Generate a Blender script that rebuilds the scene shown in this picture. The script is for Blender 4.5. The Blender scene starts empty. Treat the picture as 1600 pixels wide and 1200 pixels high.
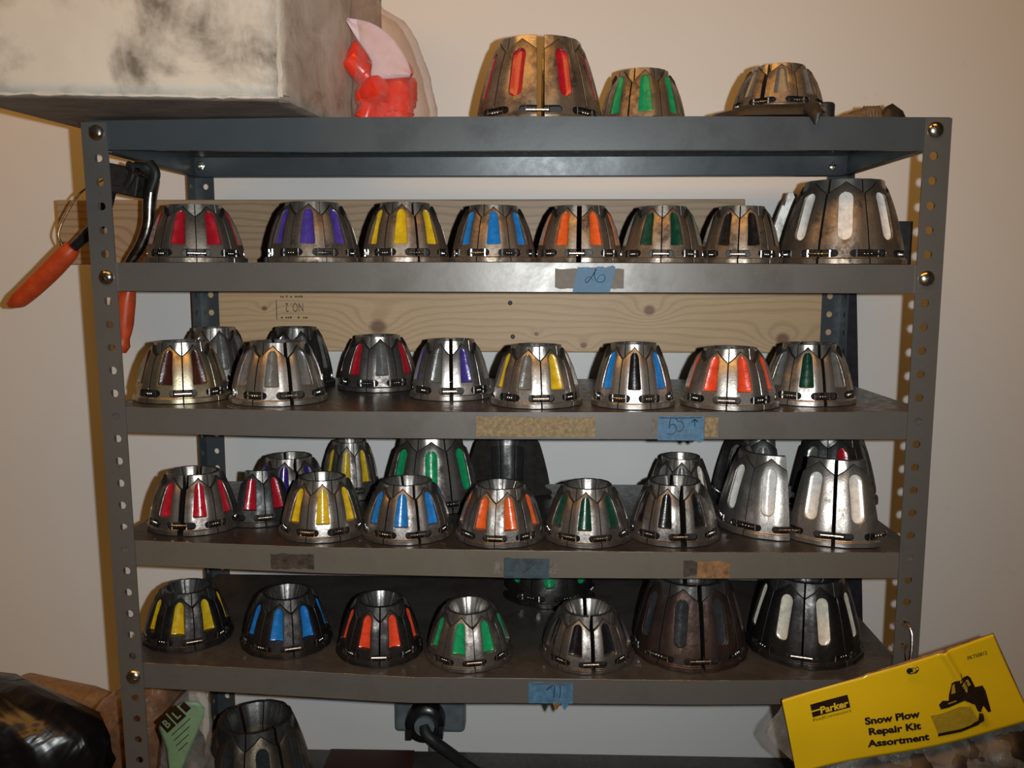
import bpy, bmesh, math, random
from mathutils import Vector, Matrix, noise

S = 0.0254            # everything below is laid out in inches, z = 0 at the top row of shelf bolts
ZO = 71.25            # height of that row above the floor
D = math.radians
sc = bpy.context.scene
COL = sc.collection
rnd = random.Random(7)

def W(x, y, z):
    return Vector((x * S, y * S, (z + ZO) * S))

# ------------------------------------------------------------------ camera, world, lights, exposure
cam_d = bpy.data.cameras.new('camera')
cam_d.sensor_width = 36.0
cam_d.lens = 36.0 * 1350.0 / 1600.0
cam_d.clip_start = 0.01
cam = bpy.data.objects.new('camera', cam_d)
COL.objects.link(cam)
cam.location = W(19.17, -36.72, -5.87)
cam.rotation_euler = (1.44555, -0.00142, 0.03003)
sc.camera = cam

sc.view_settings.view_transform = 'Standard'
sc.view_settings.look = 'None'
sc.view_settings.gamma = 1.0
sc.view_settings.use_curve_mapping = False
sc.view_settings.exposure = 0.0

world = bpy.data.worlds.new('world')
sc.world = world
world.use_nodes = True
world.node_tree.nodes['Background'].inputs[0].default_value = (1.0, 0.62, 0.30, 1)
world.node_tree.nodes['Background'].inputs[1].default_value = 0.02

def look(o, tgt):
    o.rotation_euler = (Vector(tgt) - o.location).to_track_quat('-Z', 'Y').to_euler()

fl = bpy.data.lights.new('flash', 'SPOT')           # the built-in flash of the compact camera
fl.energy = 28.0
fl.color = (0.97, 1.0, 1.0)
fl.shadow_soft_size = 0.25 * S
fl.spot_size = D(118)
fl.spot_blend = 1.0
flo = bpy.data.objects.new('flash', fl)
COL.objects.link(flo)
flo.location = W(21.1, -36.5, -5.6)
look(flo, W(12.5, 13.5, -7.5))

al = bpy.data.lights.new('ceiling_lamp', 'AREA')    # warm shop lamp overhead
al.shape = 'RECTANGLE'
al.size = 120 * S
al.size_y = 24 * S
al.energy = 26.0
al.color = (1.0, 0.46, 0.095)
alo = bpy.data.objects.new('ceiling_lamp', al)
COL.objects.link(alo)
alo.location = W(-4, -48, 68)
look(alo, W(2, 13.5, -14))

# ------------------------------------------------------------------ mesh helpers
ORG = {}

def tag(o, label=None, cat=None, group=None, kind=None):
    if label: o['label'] = label
    if cat: o['category'] = cat
    if group: o['group'] = group
    if kind: o['kind'] = kind
    return o

def empty(name, x, y, z, label, cat, group=None, rz=0.0):
    o = bpy.data.objects.new(name, None)
    o.empty_display_size = 0.02
    COL.objects.link(o)
    o.location = W(x, y, z)
    o.rotation_euler = (0, 0, rz)
    ORG[o.name] = (x, y, z)
    return tag(o, label, cat, group)

def smooth(me, ang=35):
    me.polygons.foreach_set('use_smooth', [True] * len(me.polygons))
    try:
        me.set_sharp_from_angle(angle=D(ang))
    except Exception:
        pass

def put(name, verts, faces, mats, parent=None, origin=None, sm=True, ang=35, fm=None):
    """verts in world inches; the object's origin sits at `origin` (default bottom centre)."""
    if origin is None:
        xs = [v[0] for v in verts]; ys = [v[1] for v in verts]; zs_ = [v[2] for v in verts]
        origin = ((min(xs) + max(xs)) / 2, (min(ys) + max(ys)) / 2, min(zs_))
    me = bpy.data.meshes.new(name)
    me.from_pydata([((v[0] - origin[0]) * S, (v[1] - origin[1]) * S, (v[2] - origin[2]) * S) for v in verts], [], faces)
    if not isinstance(mats, (list, tuple)): mats = [mats]
    for m in mats: me.materials.append(m)
    if fm: me.polygons.foreach_set('material_index', fm)
    me.update()
    bm = bmesh.new(); bm.from_mesh(me)
    bmesh.ops.recalc_face_normals(bm, faces=bm.faces)
    bm.to_mesh(me); bm.free()
    if sm: smooth(me, ang)
    o = bpy.data.objects.new(name, me)
    COL.objects.link(o)
    ORG[o.name] = origin
    if parent is not None:
        p = ORG[parent.name]
        o.parent = parent
        o.location = ((origin[0] - p[0]) * S, (origin[1] - p[1]) * S, (origin[2] - p[2]) * S)
    else:
        o.location = W(*origin)
    return o

class MB:
    """collects shapes in world inches"""
    def __init__(s): s.v = []; s.f = []; s.m = []
    def add(s, v, f, mi=0):
        b = len(s.v); s.v += [tuple(p) for p in v]
        s.f += [tuple(i + b for i in q) for q in f]; s.m += [mi] * len(f)
    def box(s, x0, x1, y0, y1, z0, z1, mi=0, M=None):
        v = [Vector((x, y, z)) for x in (x0, x1) for y in (y0, y1) for z in (z0, z1)]
        if M is not None: v = [M @ p for p in v]
        s.add(v, [(0, 1, 3, 2), (4, 6, 7, 5), (0, 4, 5, 1), (2, 3, 7, 6), (0, 2, 6, 4), (1, 5, 7, 3)], mi)
    def prism(s, poly, y0, y1, mi=0, M=None):
        """poly of (x, z), pushed through y0..y1"""
        n = len(poly)
        v = [Vector((x, y0, z)) for x, z in poly] + [Vector((x, y1, z)) for x, z in poly]
        if M is not None: v = [M @ p for p in v]
        s.add(v, [tuple(range(n)), tuple(range(2 * n - 1, n - 1, -1))] + [(i, i + n, (i + 1) % n + n, (i + 1) % n) for i in range(n)], mi)
    def tube(s, pts, r, n=10, mi=0, cap=True):
        pts = [Vector(p) for p in pts]
        rs = r if isinstance(r, (list, tuple)) else [r] * len(pts)
        ref = None; rings = []
        for i, p in enumerate(pts):
            t = (pts[min(i + 1, len(pts) - 1)] - pts[max(i - 1, 0)]).normalized()
            if ref is None:
                ref = t.orthogonal().normalized()
            ref = (ref - t * ref.dot(t)).normalized()
            b = t.cross(ref)
            rr = rs[i]
            ra, rb = rr if isinstance(rr, tuple) else (rr, rr)
            rings.append([p + ref * math.cos(2 * math.pi * k / n) * ra + b * math.sin(2 * math.pi * k / n) * rb for k in range(n)])
        v = [q for R in rings for q in R]
        f = [(i * n + k, i * n + (k + 1) % n, (i + 1) * n + (k + 1) % n, (i + 1) * n + k) for i in range(len(pts) - 1) for k in range(n)]
        if cap: f += [tuple(range(n - 1, -1, -1)), tuple((len(pts) - 1) * n + k for k in range(n))]
        s.add(v, f, mi)
    def lathe(s, prof, c, n=24, mi=0, axis='z', cap=True):
        """prof of (r, h) about the axis through c"""
        v = []
        for r, h in prof:
            for k in range(n):
                a = 2 * math.pi * k / n
                p = (r * math.cos(a), r * math.sin(a), h)
                if axis == 'y': p = (p[0], -h, p[1])
                if axis == 'x': p = (h, p[0], p[1])
                v.append((c[0] + p[0], c[1] + p[1], c[2] + p[2]))
        f = [(i * n + k, i * n + (k + 1) % n, (i + 1) * n + (k + 1) % n, (i + 1) * n + k) for i in range(len(prof) - 1) for k in range(n)]
        if cap: f += [tuple(range(n - 1, -1, -1)), tuple((len(prof) - 1) * n + k for k in range(n))]
        s.add(v, f, mi)
    def put(s, name, mats, parent=None, origin=None, sm=True, ang=35):
        return put(name, s.v, s.f, mats, parent, origin, sm, ang, s.m)

def lerp_table(T, x):
    if x <= T[0][0]: return T[0][1]
    for (a, va), (b, vb) in zip(T, T[1:]):
        if x <= b: return va + (vb - va) * (x - a) / (b - a)
    return T[-1][1]

def bez(pts, n=8):
    """Catmull-Rom through pts"""
    P = [Vector(p) for p in pts]; P = [P[0] * 2 - P[1]] + P + [P[-1] * 2 - P[-2]]
    out = []
    for i in range(1, len(P) - 2):
        for k in range(n):
            t = k / n
            a, b, c, d = P[i - 1], P[i], P[i + 1], P[i + 2]
            out.append(0.5 * ((2 * b) + (c - a) * t + (2 * a - 5 * b + 4 * c - d) * t * t + (3 * b - a - 3 * c + d) * t ** 3))
    out.append(P[-2])
    return out

# ------------------------------------------------------------------ materials
class NT:
    def __init__(s, name):
        s.m = bpy.data.materials.new(name); s.m.use_nodes = True
        s.t = s.m.node_tree; s.b = s.t.nodes['Principled BSDF']; s.out = s.t.nodes['Material Output']
    def n(s, typ, **kw):
        o = s.t.nodes.new(typ)
        for k, v in kw.items(): setattr(o, k, v)
        return o
    def l(s, a, b): s.t.links.new(a, b)
    def coord(s, scale=(1, 1, 1), rand=False, loc=(0, 0, 0)):
        tc = s.n('ShaderNodeTexCoord'); mp = s.n('ShaderNodeMapping')
        mp.inputs['Scale'].default_value = scale; mp.inputs['Location'].default_value = loc
        if rand:
            oi = s.n('ShaderNodeObjectInfo'); ad = s.n('ShaderNodeVectorMath', operation='MULTIPLY_ADD')
            ad.inputs[1].default_value = (9.0, 7.0, 5.0)
            s.l(oi.outputs['Random'], ad.inputs[0]); s.l(tc.outputs['Object'], ad.inputs[2]); s.l(ad.outputs[0], mp.inputs[0])
        else:
            s.l(tc.outputs['Object'], mp.inputs[0])
        return mp.outputs[0]
    def noise(s, vec, scale, detail=4, rough=0.6, dist=0.0):
        o = s.n('ShaderNodeTexNoise'); o.inputs['Scale'].default_value = scale
        o.inputs['Detail'].default_value = detail; o.inputs['Roughness'].default_value = rough
        o.inputs['Distortion'].default_value = dist
        s.l(vec, o.inputs['Vector']); return o.outputs['Fac']
    def ramp(s, fac, stops, interp='LINEAR'):
        o = s.n('ShaderNodeValToRGB'); cr = o.color_ramp; cr.interpolation = interp
        while len(cr.elements) < len(stops): cr.elements.new(0.5)
        for e, (p, c) in zip(cr.elements, stops):
            e.position = p; e.color = c if len(c) == 4 else (*c, 1)
        s.l(fac, o.inputs[0]); return o.outputs[0]
    def rng(s, fac, a, b, c=0.0, d=1.0):
        o = s.n('ShaderNodeMapRange')
        for i, v in zip((1, 2, 3, 4), (a, b, c, d)): o.inputs[i].default_value = v
        s.l(fac, o.inputs[0]); return o.outputs[0]
    def mix(s, fac, a, b):
        o = s.n('ShaderNodeMix', data_type='RGBA')
        for sock, v in ((o.inputs['Factor'], fac), (o.inputs[6], a), (o.inputs[7], b)):
            if hasattr(v, 'links'): s.l(v, sock)
            else: sock.default_value = v if not isinstance(v, tuple) or len(v) == 4 else (*v, 1)
        return o.outputs[2]
    def math(s, op, a, b=None):
        o = s.n('ShaderNodeMath', operation=op)
        for sock, v in ((o.inputs[0], a), (o.inputs[1], b)):
            if v is None: continue
            if hasattr(v, 'links'): s.l(v, sock)
            else: sock.default_value = v
        return o.outputs[0]
    def bump(s, h, strength=0.2, dist=0.001):
        o = s.n('ShaderNodeBump'); o.inputs['Strength'].default_value = strength; o.inputs['Distance'].default_value = dist
        s.l(h, o.inputs['Height']); s.l(o.outputs[0], s.b.inputs['Normal'])
    def set(s, **kw):
        for k, v in kw.items():
            k = k.replace('_', ' ')
            sock = s.b.inputs[k]
            if hasattr(v, 'links'): s.l(v, sock)
            else: sock.default_value = v if not isinstance(v, tuple) or len(v) == 4 else (*v, 1)
        return s.m

def plain(name, col, rough=0.5, metal=0.0, spec=0.5, coat=0.0, var=0.25, scale=90, bump=0.08):
    t = NT(name); c = t.coord(rand=True)
    n = t.noise(c, scale, 5)
    lo = tuple(x * (1 - var) for x in col); hi = tuple(min(1, x * (1 + var)) for x in col)
    t.set(Base_Color=t.ramp(n, [(0.3, lo), (0.7, hi)]), Roughness=t.rng(n, 0.3, 0.7, max(0.02, rough - 0.08), rough + 0.08), Metallic=metal)
    t.b.inputs['Specular IOR Level'].default_value = spec
    t.b.inputs['Coat Weight'].default_value = coat
    t.bump(t.noise(c, scale * 3, 3), bump, 0.0006)
    return t.m

def die_metal(name, clean, mid, grime, amount, rough=0.36, metal=0.9):
    """machined steel with oily grime; amount 0..1 is how much of it is covered"""
    t = NT(name); c = t.coord(rand=True)
    a = t.noise(c, 38, 6, 0.65, 0.4); b = t.noise(c, 210, 4, 0.7)
    blend = t.math('ADD', t.math('MULTIPLY', a, 0.75), t.math('MULTIPLY', b, 0.25))
    p = 0.72 - 0.42 * amount
    t.set(Base_Color=t.ramp(blend, [(p - 0.14, clean), (p, mid), (p + 0.12, grime)]),
          Metallic=t.rng(blend, p, p + 0.14, metal, 0.45),
          Roughness=t.rng(blend, p - 0.12, p + 0.14, rough, rough + 0.22))
    t.bump(t.noise(c, 420, 3, 0.7), 0.22, 0.0008)
    return t.m

M = {}
M['tan'] = die_metal('grimy_bronze_steel', (0.43, 0.39, 0.335), (0.26, 0.215, 0.17), (0.055, 0.043, 0.034), 0.48, 0.40)
M['silver'] = die_metal('bare_steel', (0.52, 0.50, 0.47), (0.30, 0.275, 0.25), (0.06, 0.05, 0.045), 0.34, 0.34)
M['brass'] = die_metal('yellowed_steel', (0.56, 0.51, 0.37), (0.34, 0.30, 0.20), (0.07, 0.06, 0.04), 0.34, 0.32)
M['steel'] = die_metal('oily_steel', (0.38, 0.36, 0.335), (0.20, 0.18, 0.165), (0.04, 0.035, 0.032), 0.46, 0.34)
M['dark'] = die_metal('dark_steel', (0.14, 0.145, 0.145), (0.075, 0.075, 0.075), (0.02, 0.02, 0.02), 0.5, 0.38)
M['black'] = die_metal('blackened_steel', (0.13, 0.125, 0.12), (0.05, 0.046, 0.044), (0.012, 0.011, 0.011), 0.55, 0.34)
M['rust'] = die_metal('browned_steel', (0.16, 0.12, 0.10), (0.09, 0.055, 0.045), (0.025, 0.017, 0.015), 0.55, 0.42)
PAINT = dict(crimson=(0.42, 0.010, 0.022), purple=(0.065, 0.040, 0.27), violet=(0.035, 0.016, 0.17), yellow=(0.60, 0.41, 0.012), blue=(0.012, 0.17, 0.50),
             orange=(0.66, 0.105, 0.018), red_orange=(0.72, 0.065, 0.022), darkgreen=(0.005, 0.045, 0.026), black=(0.008, 0.008, 0.009),
             white=(0.80, 0.78, 0.73), green=(0.008, 0.30, 0.11), maroon=(0.045, 0.012, 0.010), slate=(0.13, 0.13, 0.12), slate_dark=(0.03, 0.035, 0.038), cream=(0.72, 0.68, 0.56))
for k, c in PAINT.items():
    M['p_' + k] = plain('slot_paint_' + k, c, 0.22, 0.0, 0.6, 0.25, 0.22, 120, 0.25)
M['cut'] = die_metal('freshly_cut_steel', (0.78, 0.77, 0.74), (0.55, 0.53, 0.50), (0.12, 0.11, 0.10), 0.25, 0.5, 0.8)
M['dusk'] = die_metal('dusty_bronze_steel', (0.30, 0.25, 0.18), (0.15, 0.12, 0.085), (0.035, 0.028, 0.022), 0.5, 0.42)
M['tip'] = die_metal('worn_bright_tip', (0.50, 0.475, 0.44), (0.30, 0.28, 0.25), (0.10, 0.09, 0.08), 0.30, 0.32)
M['tipdark'] = die_metal('worn_dull_tip', (0.24, 0.235, 0.225), (0.13, 0.125, 0.12), (0.035, 0.03, 0.03), 0.40, 0.34)
M['grime'] = plain('black_grime_and_shade', (0.014, 0.012, 0.010), 0.55)  # black for greasy seams, and for shade painted along the gable grooves
M['pin'] = plain('spring_pin_steel', (0.55, 0.54, 0.52), 0.25, 1.0)

def shelf_paint(name, col, top, rust=(0.10, 0.06, 0.035)):
    t = NT(name); c = t.coord()
    a = t.noise(c, 16, 6, 0.7, 0.3); b = t.noise(c, 160, 4)
    base = t.mix(t.rng(a, 0.55, 0.75, 0, 0.55), col, tuple(x * 0.62 for x in col))
    base = t.mix(t.rng(b, 0.66, 0.74, 0, 0.5), base, rust)
    t.set(Base_Color=base, Roughness=t.rng(a, 0.3, 0.7, 0.28, 0.44), Metallic=0.25)
    t.bump(b, 0.06, 0.0006)
    u = NT(name + '_top'); c = u.coord()
    a = u.noise(c, 14, 6, 0.7, 0.6); b = u.noise(c, 130, 4)
    u.set(Base_Color=u.ramp(a, [(0.3, tuple(x * 0.5 for x in top)), (0.6, top), (0.8, (0.070, 0.054, 0.044))]),
          Roughness=u.rng(b, 0.3, 0.7, 0.24, 0.46), Metallic=0.0)
    u.b.inputs['Specular IOR Level'].default_value = 0.55
    u.bump(b, 0.12, 0.0006)
    return [t.m, u.m]

M['wallpaint'] = None
t = NT('white_wall_paint'); c = t.coord()
a = t.noise(c, 2.2, 5, 0.6); b = t.noise(c, 300, 3)
wall_col = t.mix(t.rng(a, 0.35, 0.8, 0, 0.5), (0.78, 0.79, 0.78), (0.715, 0.715, 0.70))
wall_col = t.mix(t.rng(t.noise(c, 26, 3), 0.70, 0.76, 0, 0.12), wall_col, (0.35, 0.32, 0.29))
t.set(Base_Color=wall_col, Roughness=0.5)
t.bump(b, 0.12, 0.0008)
M['wallpaint'] = t.m
M['concrete'] = plain('grey_concrete', (0.30, 0.29, 0.27), 0.7, scale=12)
M['blackplastic'] = plain('black_plastic', (0.012, 0.012, 0.013), 0.3)
M['blackrubber'] = plain('black_rubber', (0.018, 0.018, 0.018), 0.55)
M['bolt'] = plain('zinc_bolt', (0.62, 0.58, 0.48), 0.24, 1.0)
M['worn'] = plain('worn_edge_highlight', (0.22, 0.19, 0.17), 0.42, 0.7, scale=300, var=0.7)  # pale worn metal that paints the highlight on the lip folds
M['wire'] = plain('bright_wire', (0.65, 0.62, 0.56), 0.22, 1.0)
M['brasswire'] = plain('brass_wire', (0.75, 0.52, 0.26), 0.3, 1.0)
M['chrome'] = plain('tool_steel', (0.30, 0.28, 0.26), 0.24, 1.0)
M['orangegrip'] = plain('orange_vinyl', (0.50, 0.062, 0.014), 0.42, spec=0.4, scale=60)
M['bluetape'] = plain('blue_painters_tape', (0.055, 0.15, 0.26), 0.6, scale=140, var=0.35)
M['bluetape_dark'] = plain('greasy_blue_tape', (0.028, 0.050, 0.065), 0.55, scale=140, var=0.35)
M['tapegrey'] = plain('old_tape_glue', (0.12, 0.105, 0.085), 0.6, scale=200, var=0.45)
M['tapeyellow'] = plain('old_masking_tape', (0.21, 0.155, 0.075), 0.65, scale=230, var=0.55)
M['tapebrown'] = plain('brown_tape_residue', (0.20, 0.105, 0.040), 0.6, scale=130, var=0.6)
M['glueblack'] = plain('dark_glue_residue', (0.040, 0.028, 0.020), 0.6, scale=170, var=0.6)
M['ink'] = plain('marker_ink', (0.008, 0.010, 0.014), 0.5)
M['paper_yellow'] = plain('glossy_yellow_card', (0.78, 0.53, 0.010), 0.26, spec=0.5, var=0.03, scale=20, bump=0.02)
M['printblack'] = plain('black_print', (0.020, 0.010, 0.006), 0.35)
M['printyellow'] = plain('yellow_print', (0.70, 0.50, 0.02), 0.35, var=0.05)
M['printolive'] = plain('olive_print', (0.38, 0.27, 0.022), 0.35, var=0.12, scale=200)
M['redwood'] = plain('dark_red_wood', (0.055, 0.018, 0.010), 0.5, scale=40)
M['navy'] = plain('navy_black_board', (0.010, 0.011, 0.018), 0.5)
M['charcoal'] = plain('charcoal_board', (0.022, 0.024, 0.028), 0.5)
M['greybox'] = plain('grey_outlet_box', (0.13, 0.155, 0.165), 0.4, scale=40)
M['redcap'] = plain('red_plastic_cap', (0.80, 0.035, 0.012), 0.30, spec=0.5, coat=0.3, var=0.1)
M['paperpink'] = plain('pale_lilac_paper', (0.72, 0.60, 0.66), 0.6, var=0.05)
M['greenlabel'] = plain('pale_green_label', (0.16, 0.28, 0.16), 0.5, var=0.1)
M['leather'] = plain('greasy_black_leather', (0.020, 0.017, 0.014), 0.5, scale=70, var=0.6, bump=0.5)
M['rag'] = plain('brown_rag', (0.16, 0.11, 0.065), 0.8, scale=160, var=0.4, bump=0.5)
M['tanfiller'] = plain('tan_kraft_wad', (0.20, 0.095, 0.045), 0.6, scale=45, var=0.5)
M['bristle'] = plain('black_bristle', (0.010, 0.009, 0.008), 0.6, scale=200, var=0.6, bump=0.9)

def film(name, tint, gloss=0.12, opacity=0.15, col=(0.6, 0.58, 0.55)):
    """thin clear plastic: mostly see-through, glossy, a little milky"""
    t = NT(name); c = t.coord()
    tr = t.n('ShaderNodeBsdfTransparent'); tr.inputs[0].default_value = (*tint, 1)
    t.set(Base_Color=col, Roughness=gloss)
    nz = t.noise(c, 55, 5, 0.6, 0.8)
    t.bump(nz, 0.8, 0.004)
    mx = t.n('ShaderNodeMixShader')
    lw = t.n('ShaderNodeLayerWeight'); lw.inputs[0].default_value = 0.35
    f = t.math('ADD', t.rng(lw.outputs['Facing'], 0.2, 1.0, 0.0, 0.5), t.rng(nz, 0.4, 0.75, opacity * 0.6, opacity * 1.7))
    t.l(f, mx.inputs[0]); t.l(tr.outputs[0], mx.inputs[1]); t.l(t.b.outputs[0], mx.inputs[2])
    t.l(mx.outputs[0], t.out.inputs[0])
    return t.m
M['film'] = film('clear_plastic_film', (0.93, 0.91, 0.88), opacity=0.16)
M['film_tan'] = film('dusty_plastic_film', (0.80, 0.66, 0.50), opacity=0.26, col=(0.42, 0.30, 0.20))
M['film_pink'] = film('clear_bag_film', (0.96, 0.90, 0.87), opacity=0.08, col=(0.68, 0.58, 0.54))
t = NT('black_bin_liner'); c = t.coord()
t.set(Base_Color=(0.005, 0.005, 0.006), Roughness=0.27); t.bump(t.noise(c, 14, 3, 0.5, 1.0), 0.7, 0.010)
M['liner'] = t.m

t = NT('stained_white_carton'); c = t.coord()
a = t.noise(c, 11, 5, 0.6, 0.3); b = t.noise(t.coord((1, 1, 0.6)), 17, 5, 0.65, 0.5)
st = t.math('MULTIPLY', t.rng(a, 0.44, 0.62), t.rng(b, 0.38, 0.62))
cc = t.mix(t.rng(b, 0.3, 0.75, 0, 0.35), (0.60, 0.56, 0.485), (0.43, 0.39, 0.325))
cc = t.mix(t.math('MULTIPLY', st, 0.85), cc, (0.075, 0.055, 0.035))
t.set(Base_Color=cc, Roughness=0.55); t.bump(t.noise(c, 90, 4), 0.12, 0.001)
M['carton'] = t.m
t = NT('dirty_carton_side'); c = t.coord()
a = t.noise(c, 16, 6, 0.7, 0.5)
t.set(Base_Color=t.ramp(a, [(0.3, (0.60, 0.53, 0.45)), (0.55, (0.42, 0.34, 0.27)), (0.75, (0.16, 0.12, 0.085))]), Roughness=0.6)
M['carton_side'] = t.m
t = NT('greasy_carton_bottom'); c = t.coord((0.4, 1, 1))
a = t.noise(c, 40, 6, 0.7, 0.5)
t.set(Base_Color=t.ramp(a, [(0.3, (0.10, 0.078, 0.060)), (0.7, (0.26, 0.21, 0.165))]), Roughness=0.6)
M['carton_bottom'] = t.m

def wood(name, light, darkc, knots, dirt=0.0, scale=1.0):
    """plain-sawn softwood, grain along x; knots are (x, z, radius) in inches from the object's origin"""
    t = NT(name); tc = t.n('ShaderNodeTexCoord'); sp = t.n('ShaderNodeSeparateXYZ'); t.l(tc.outputs['Object'], sp.inputs[0])
    x, z = sp.outputs[0], sp.outputs[2]
    ph = t.math('MULTIPLY', z, 1.0 / S)
    ph = t.math('ADD', ph, t.math('MULTIPLY', t.noise(t.coord((1.0, 1, 3.5)), 3.2, 2, 0.4), 2.4))
    kmask = None; ring = None
    for kx, kz, kr in knots:
        dx = t.math('DIVIDE', t.math('SUBTRACT', x, kx * S), kr * 2.6 * S); dz = t.math('DIVIDE', t.math('SUBTRACT', z, kz * S), kr * 1.6 * S)
        r2 = t.math('ADD', t.math('MULTIPLY', dx, dx), t.math('MULTIPLY', dz, dz))
        g = t.math('POWER', 2.718, t.math('MULTIPLY', r2, -0.5))
        ph = t.math('ADD', ph, t.math('MULTIPLY', g, 1.7 * kr / 0.5))
        ddx = t.math('DIVIDE', t.math('SUBTRACT', x, kx * S), kr * 1.15 * S); ddz = t.math('DIVIDE', t.math('SUBTRACT', z, kz * S), kr * S)
        q = t.math('SQRT', t.math('ADD', t.math('MULTIPLY', ddx, ddx), t.math('MULTIPLY', ddz, ddz)))
        k = t.rng(q, 0.55, 1.05, 1.0, 0.0)
        kmask = k if kmask is None else t.math('MAXIMUM', kmask, k)
    band = t.math('SINE', t.math('MULTIPLY', ph, 15.0 * scale))
    fine = t.noise(t.coord((0.06, 1, 1)), 900, 3)
    colr = t.mix(t.rng(band, 0.1, 1.0, 0.0, 0.60), light, darkc)
    colr = t.mix(t.rng(fine, 0.35, 0.75, 0, 0.22), colr, tuple(v * 0.6 for v in darkc))
    big = t.noise(t.coord((0.35, 1, 1)), 9, 4)
    colr = t.mix(t.rng(big, 0.5, 0.8, 0, 0.30 + dirt), colr, tuple(v * 0.45 for v in darkc))
    if kmask is not None: colr = t.mix(t.math('MULTIPLY', kmask, 0.85), colr, (0.17, 0.075, 0.038))
    t.set(Base_Color=colr, Roughness=0.5)
    t.bump(band, 0.05, 0.0008)
    return t.m
M['pine'] = wood('clean_pine', (0.66, 0.455, 0.26), (0.50, 0.32, 0.165),
                 [(-14.38, 2.44, 0.17), (-7.9, 1.4, 0.50), (7.42, 2.39, 0.34), (1.09, 1.04, 0.14), (3.76, 0.4, 0.20), (14.9, 0.8, 0.40)])
M['oldpine'] = wood('weathered_pine', (0.40, 0.28, 0.17), (0.24, 0.155, 0.09), [(-12.5, 1.0, 0.5), (13.6, 2.1, 0.3)], 0.3)

# ------------------------------------------------------------------ room
def struct(o): o['kind'] = 'structure'; return o
def cuboid(name, x0, x1, y0, y1, z0, z1, mat, parent=None, sm=False):
    b = MB(); b.box(x0, x1, y0, y1, z0, z1); return b.put(name, mat, parent, sm=sm)
struct(cuboid('wall_back', -90, 130, 13.5, 18, -ZO, 60, M['wallpaint']))
struct(cuboid('floor', -90, 130, -110, 13.5, -ZO - 3, -ZO, M['concrete']))

# ------------------------------------------------------------------ the shelving unit
unit = empty('steel_shelving_unit', 18, 6, -ZO, 'grey bolted steel shelving unit with perforated angle posts against the white wall', 'shelving')
TOP = {1: [(0, .54), (9.5, .64), (18, .65), (26.5, .62), (36, .54)], 2: [(0, -5.36), (18, -5.32), (36, -5.42)],
       3: [(0, -11.6), (9.8, -11.74), (18, -11.73), (36, -11.61)], 4: [(0, -17.58), (9.6, -17.84), (18, -17.89), (26.5, -17.88), (36, -17.78)],
       5: [(0, -23.28), (1.16, -23.34), (6.5, -23.54), (13.5, -23.84), (18, -23.81), (26.6, -23.79), (32.3, -23.67), (36, -23.6)],
       6: [(0, -34.3), (36, -34.3)]}
LIP = {1: [(0, 1.17), (10, 1.42), (36, 1.32)], 2: [(0, 1.21), (18, 1.26), (36, 1.19)], 3: [(0, 1.14), (18, 1.19), (36, 1.19)],
       4: [(0, 1.13), (18, 1.25), (36, 1.15)], 5: [(0, 1.19), (13.5, 1.23), (18, 1.18), (36, 1.1)], 6: [(0, 1.2), (36, 1.2)]}
BACKZ = {1: 0.60, 2: -5.38, 3: -11.68, 4: -17.78, 5: -23.38, 6: -34.3}
def surf(n, x, y):
    t = min(1, max(0, y / 12.0))
    return lerp_table(TOP[n], x) * (1 - t) + BACKZ[n] * t
NEWGREY = shelf_paint('blue_grey_enamel', (0.072, 0.085, 0.093), (0.12, 0.12, 0.115))
MIDGREY = shelf_paint('grey_enamel', (0.125, 0.121, 0.112), (0.070, 0.062, 0.054))
OILGREY = shelf_paint('greasy_olive_enamel', (0.150, 0.140, 0.115), (0.040, 0.034, 0.030))
SMAT = {1: NEWGREY, 2: MIDGREY, 3: MIDGREY, 4: OILGREY, 5: MIDGREY, 6: MIDGREY}
def shelf(n):
    xa = 0.07 + 0.30 * (0.44 - TOP[n][0][1]) / 25.0      # the left front post leans a little
    xs = [xa + i * ((35.93 - xa) / 40) for i in range(41)]
    v = []; f = []; fm = []
    def prof(x):
        zt = lerp_table(TOP[n], x); zb = zt - lerp_table(LIP[n], x); bz = BACKZ[n]
        p = [(0.50, zb + 0.03), (0.075, zb), (0.075, zt)]
        p += [(y, zt * (1 - y / 12) + bz * y / 12) for y in (3, 6, 9)]
        yb = 11.78 if n == 1 else 11.92      # the back lip of the top shelf is bent out a little
        return p + [(yb, bz), (11.92, bz - 1.12), (11.5, bz - 1.10)]
    for x in xs: v += [(x, y, z) for y, z in prof(x)]
    m = 9
    for i in range(40):
        for k in range(m - 1):
            f.append((i * m + k, i * m + k + 1, (i + 1) * m + k + 1, (i + 1) * m + k)); fm.append(1 if 2 <= k <= 5 else 0)
    for xi, xx in ((0, xa), (40, 35.93)):
        base = len(v); inn = 0.45 if xi == 0 else -0.45
        ys = [0.075, 3, 6, 9, 11.92]
        for j, y in enumerate(ys):
            zt = prof(xs[xi])[2 + j][1]
            v += [(xx, y, zt - 1.12), (xx + inn, y, zt - 1.10)]
        for j in range(4):
            a = xi * m + 2 + j
            f.append((a, a + 1, base + 2 * j + 2, base + 2 * j)); fm.append(0)
            f.append((base + 2 * j, base + 2 * j + 2, base + 2 * j + 3, base + 2 * j + 1)); fm.append(0)
    o = put('shelf', v, f, SMAT[n], unit, (18, 6, lerp_table(TOP[n], 18)), True, 40, fm)
    s = o.modifiers.new('thickness', 'SOLIDIFY'); s.thickness = 0.045 * S; s.offset = -1
    b = o.modifiers.new('folded_edge', 'BEVEL'); b.width = 0.05 * S; b.segments = 3; b.limit_method = 'ANGLE'; b.angle_limit = D(50)
    return o
SH = {n: shelf(n) for n in range(1, 7)}
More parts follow.
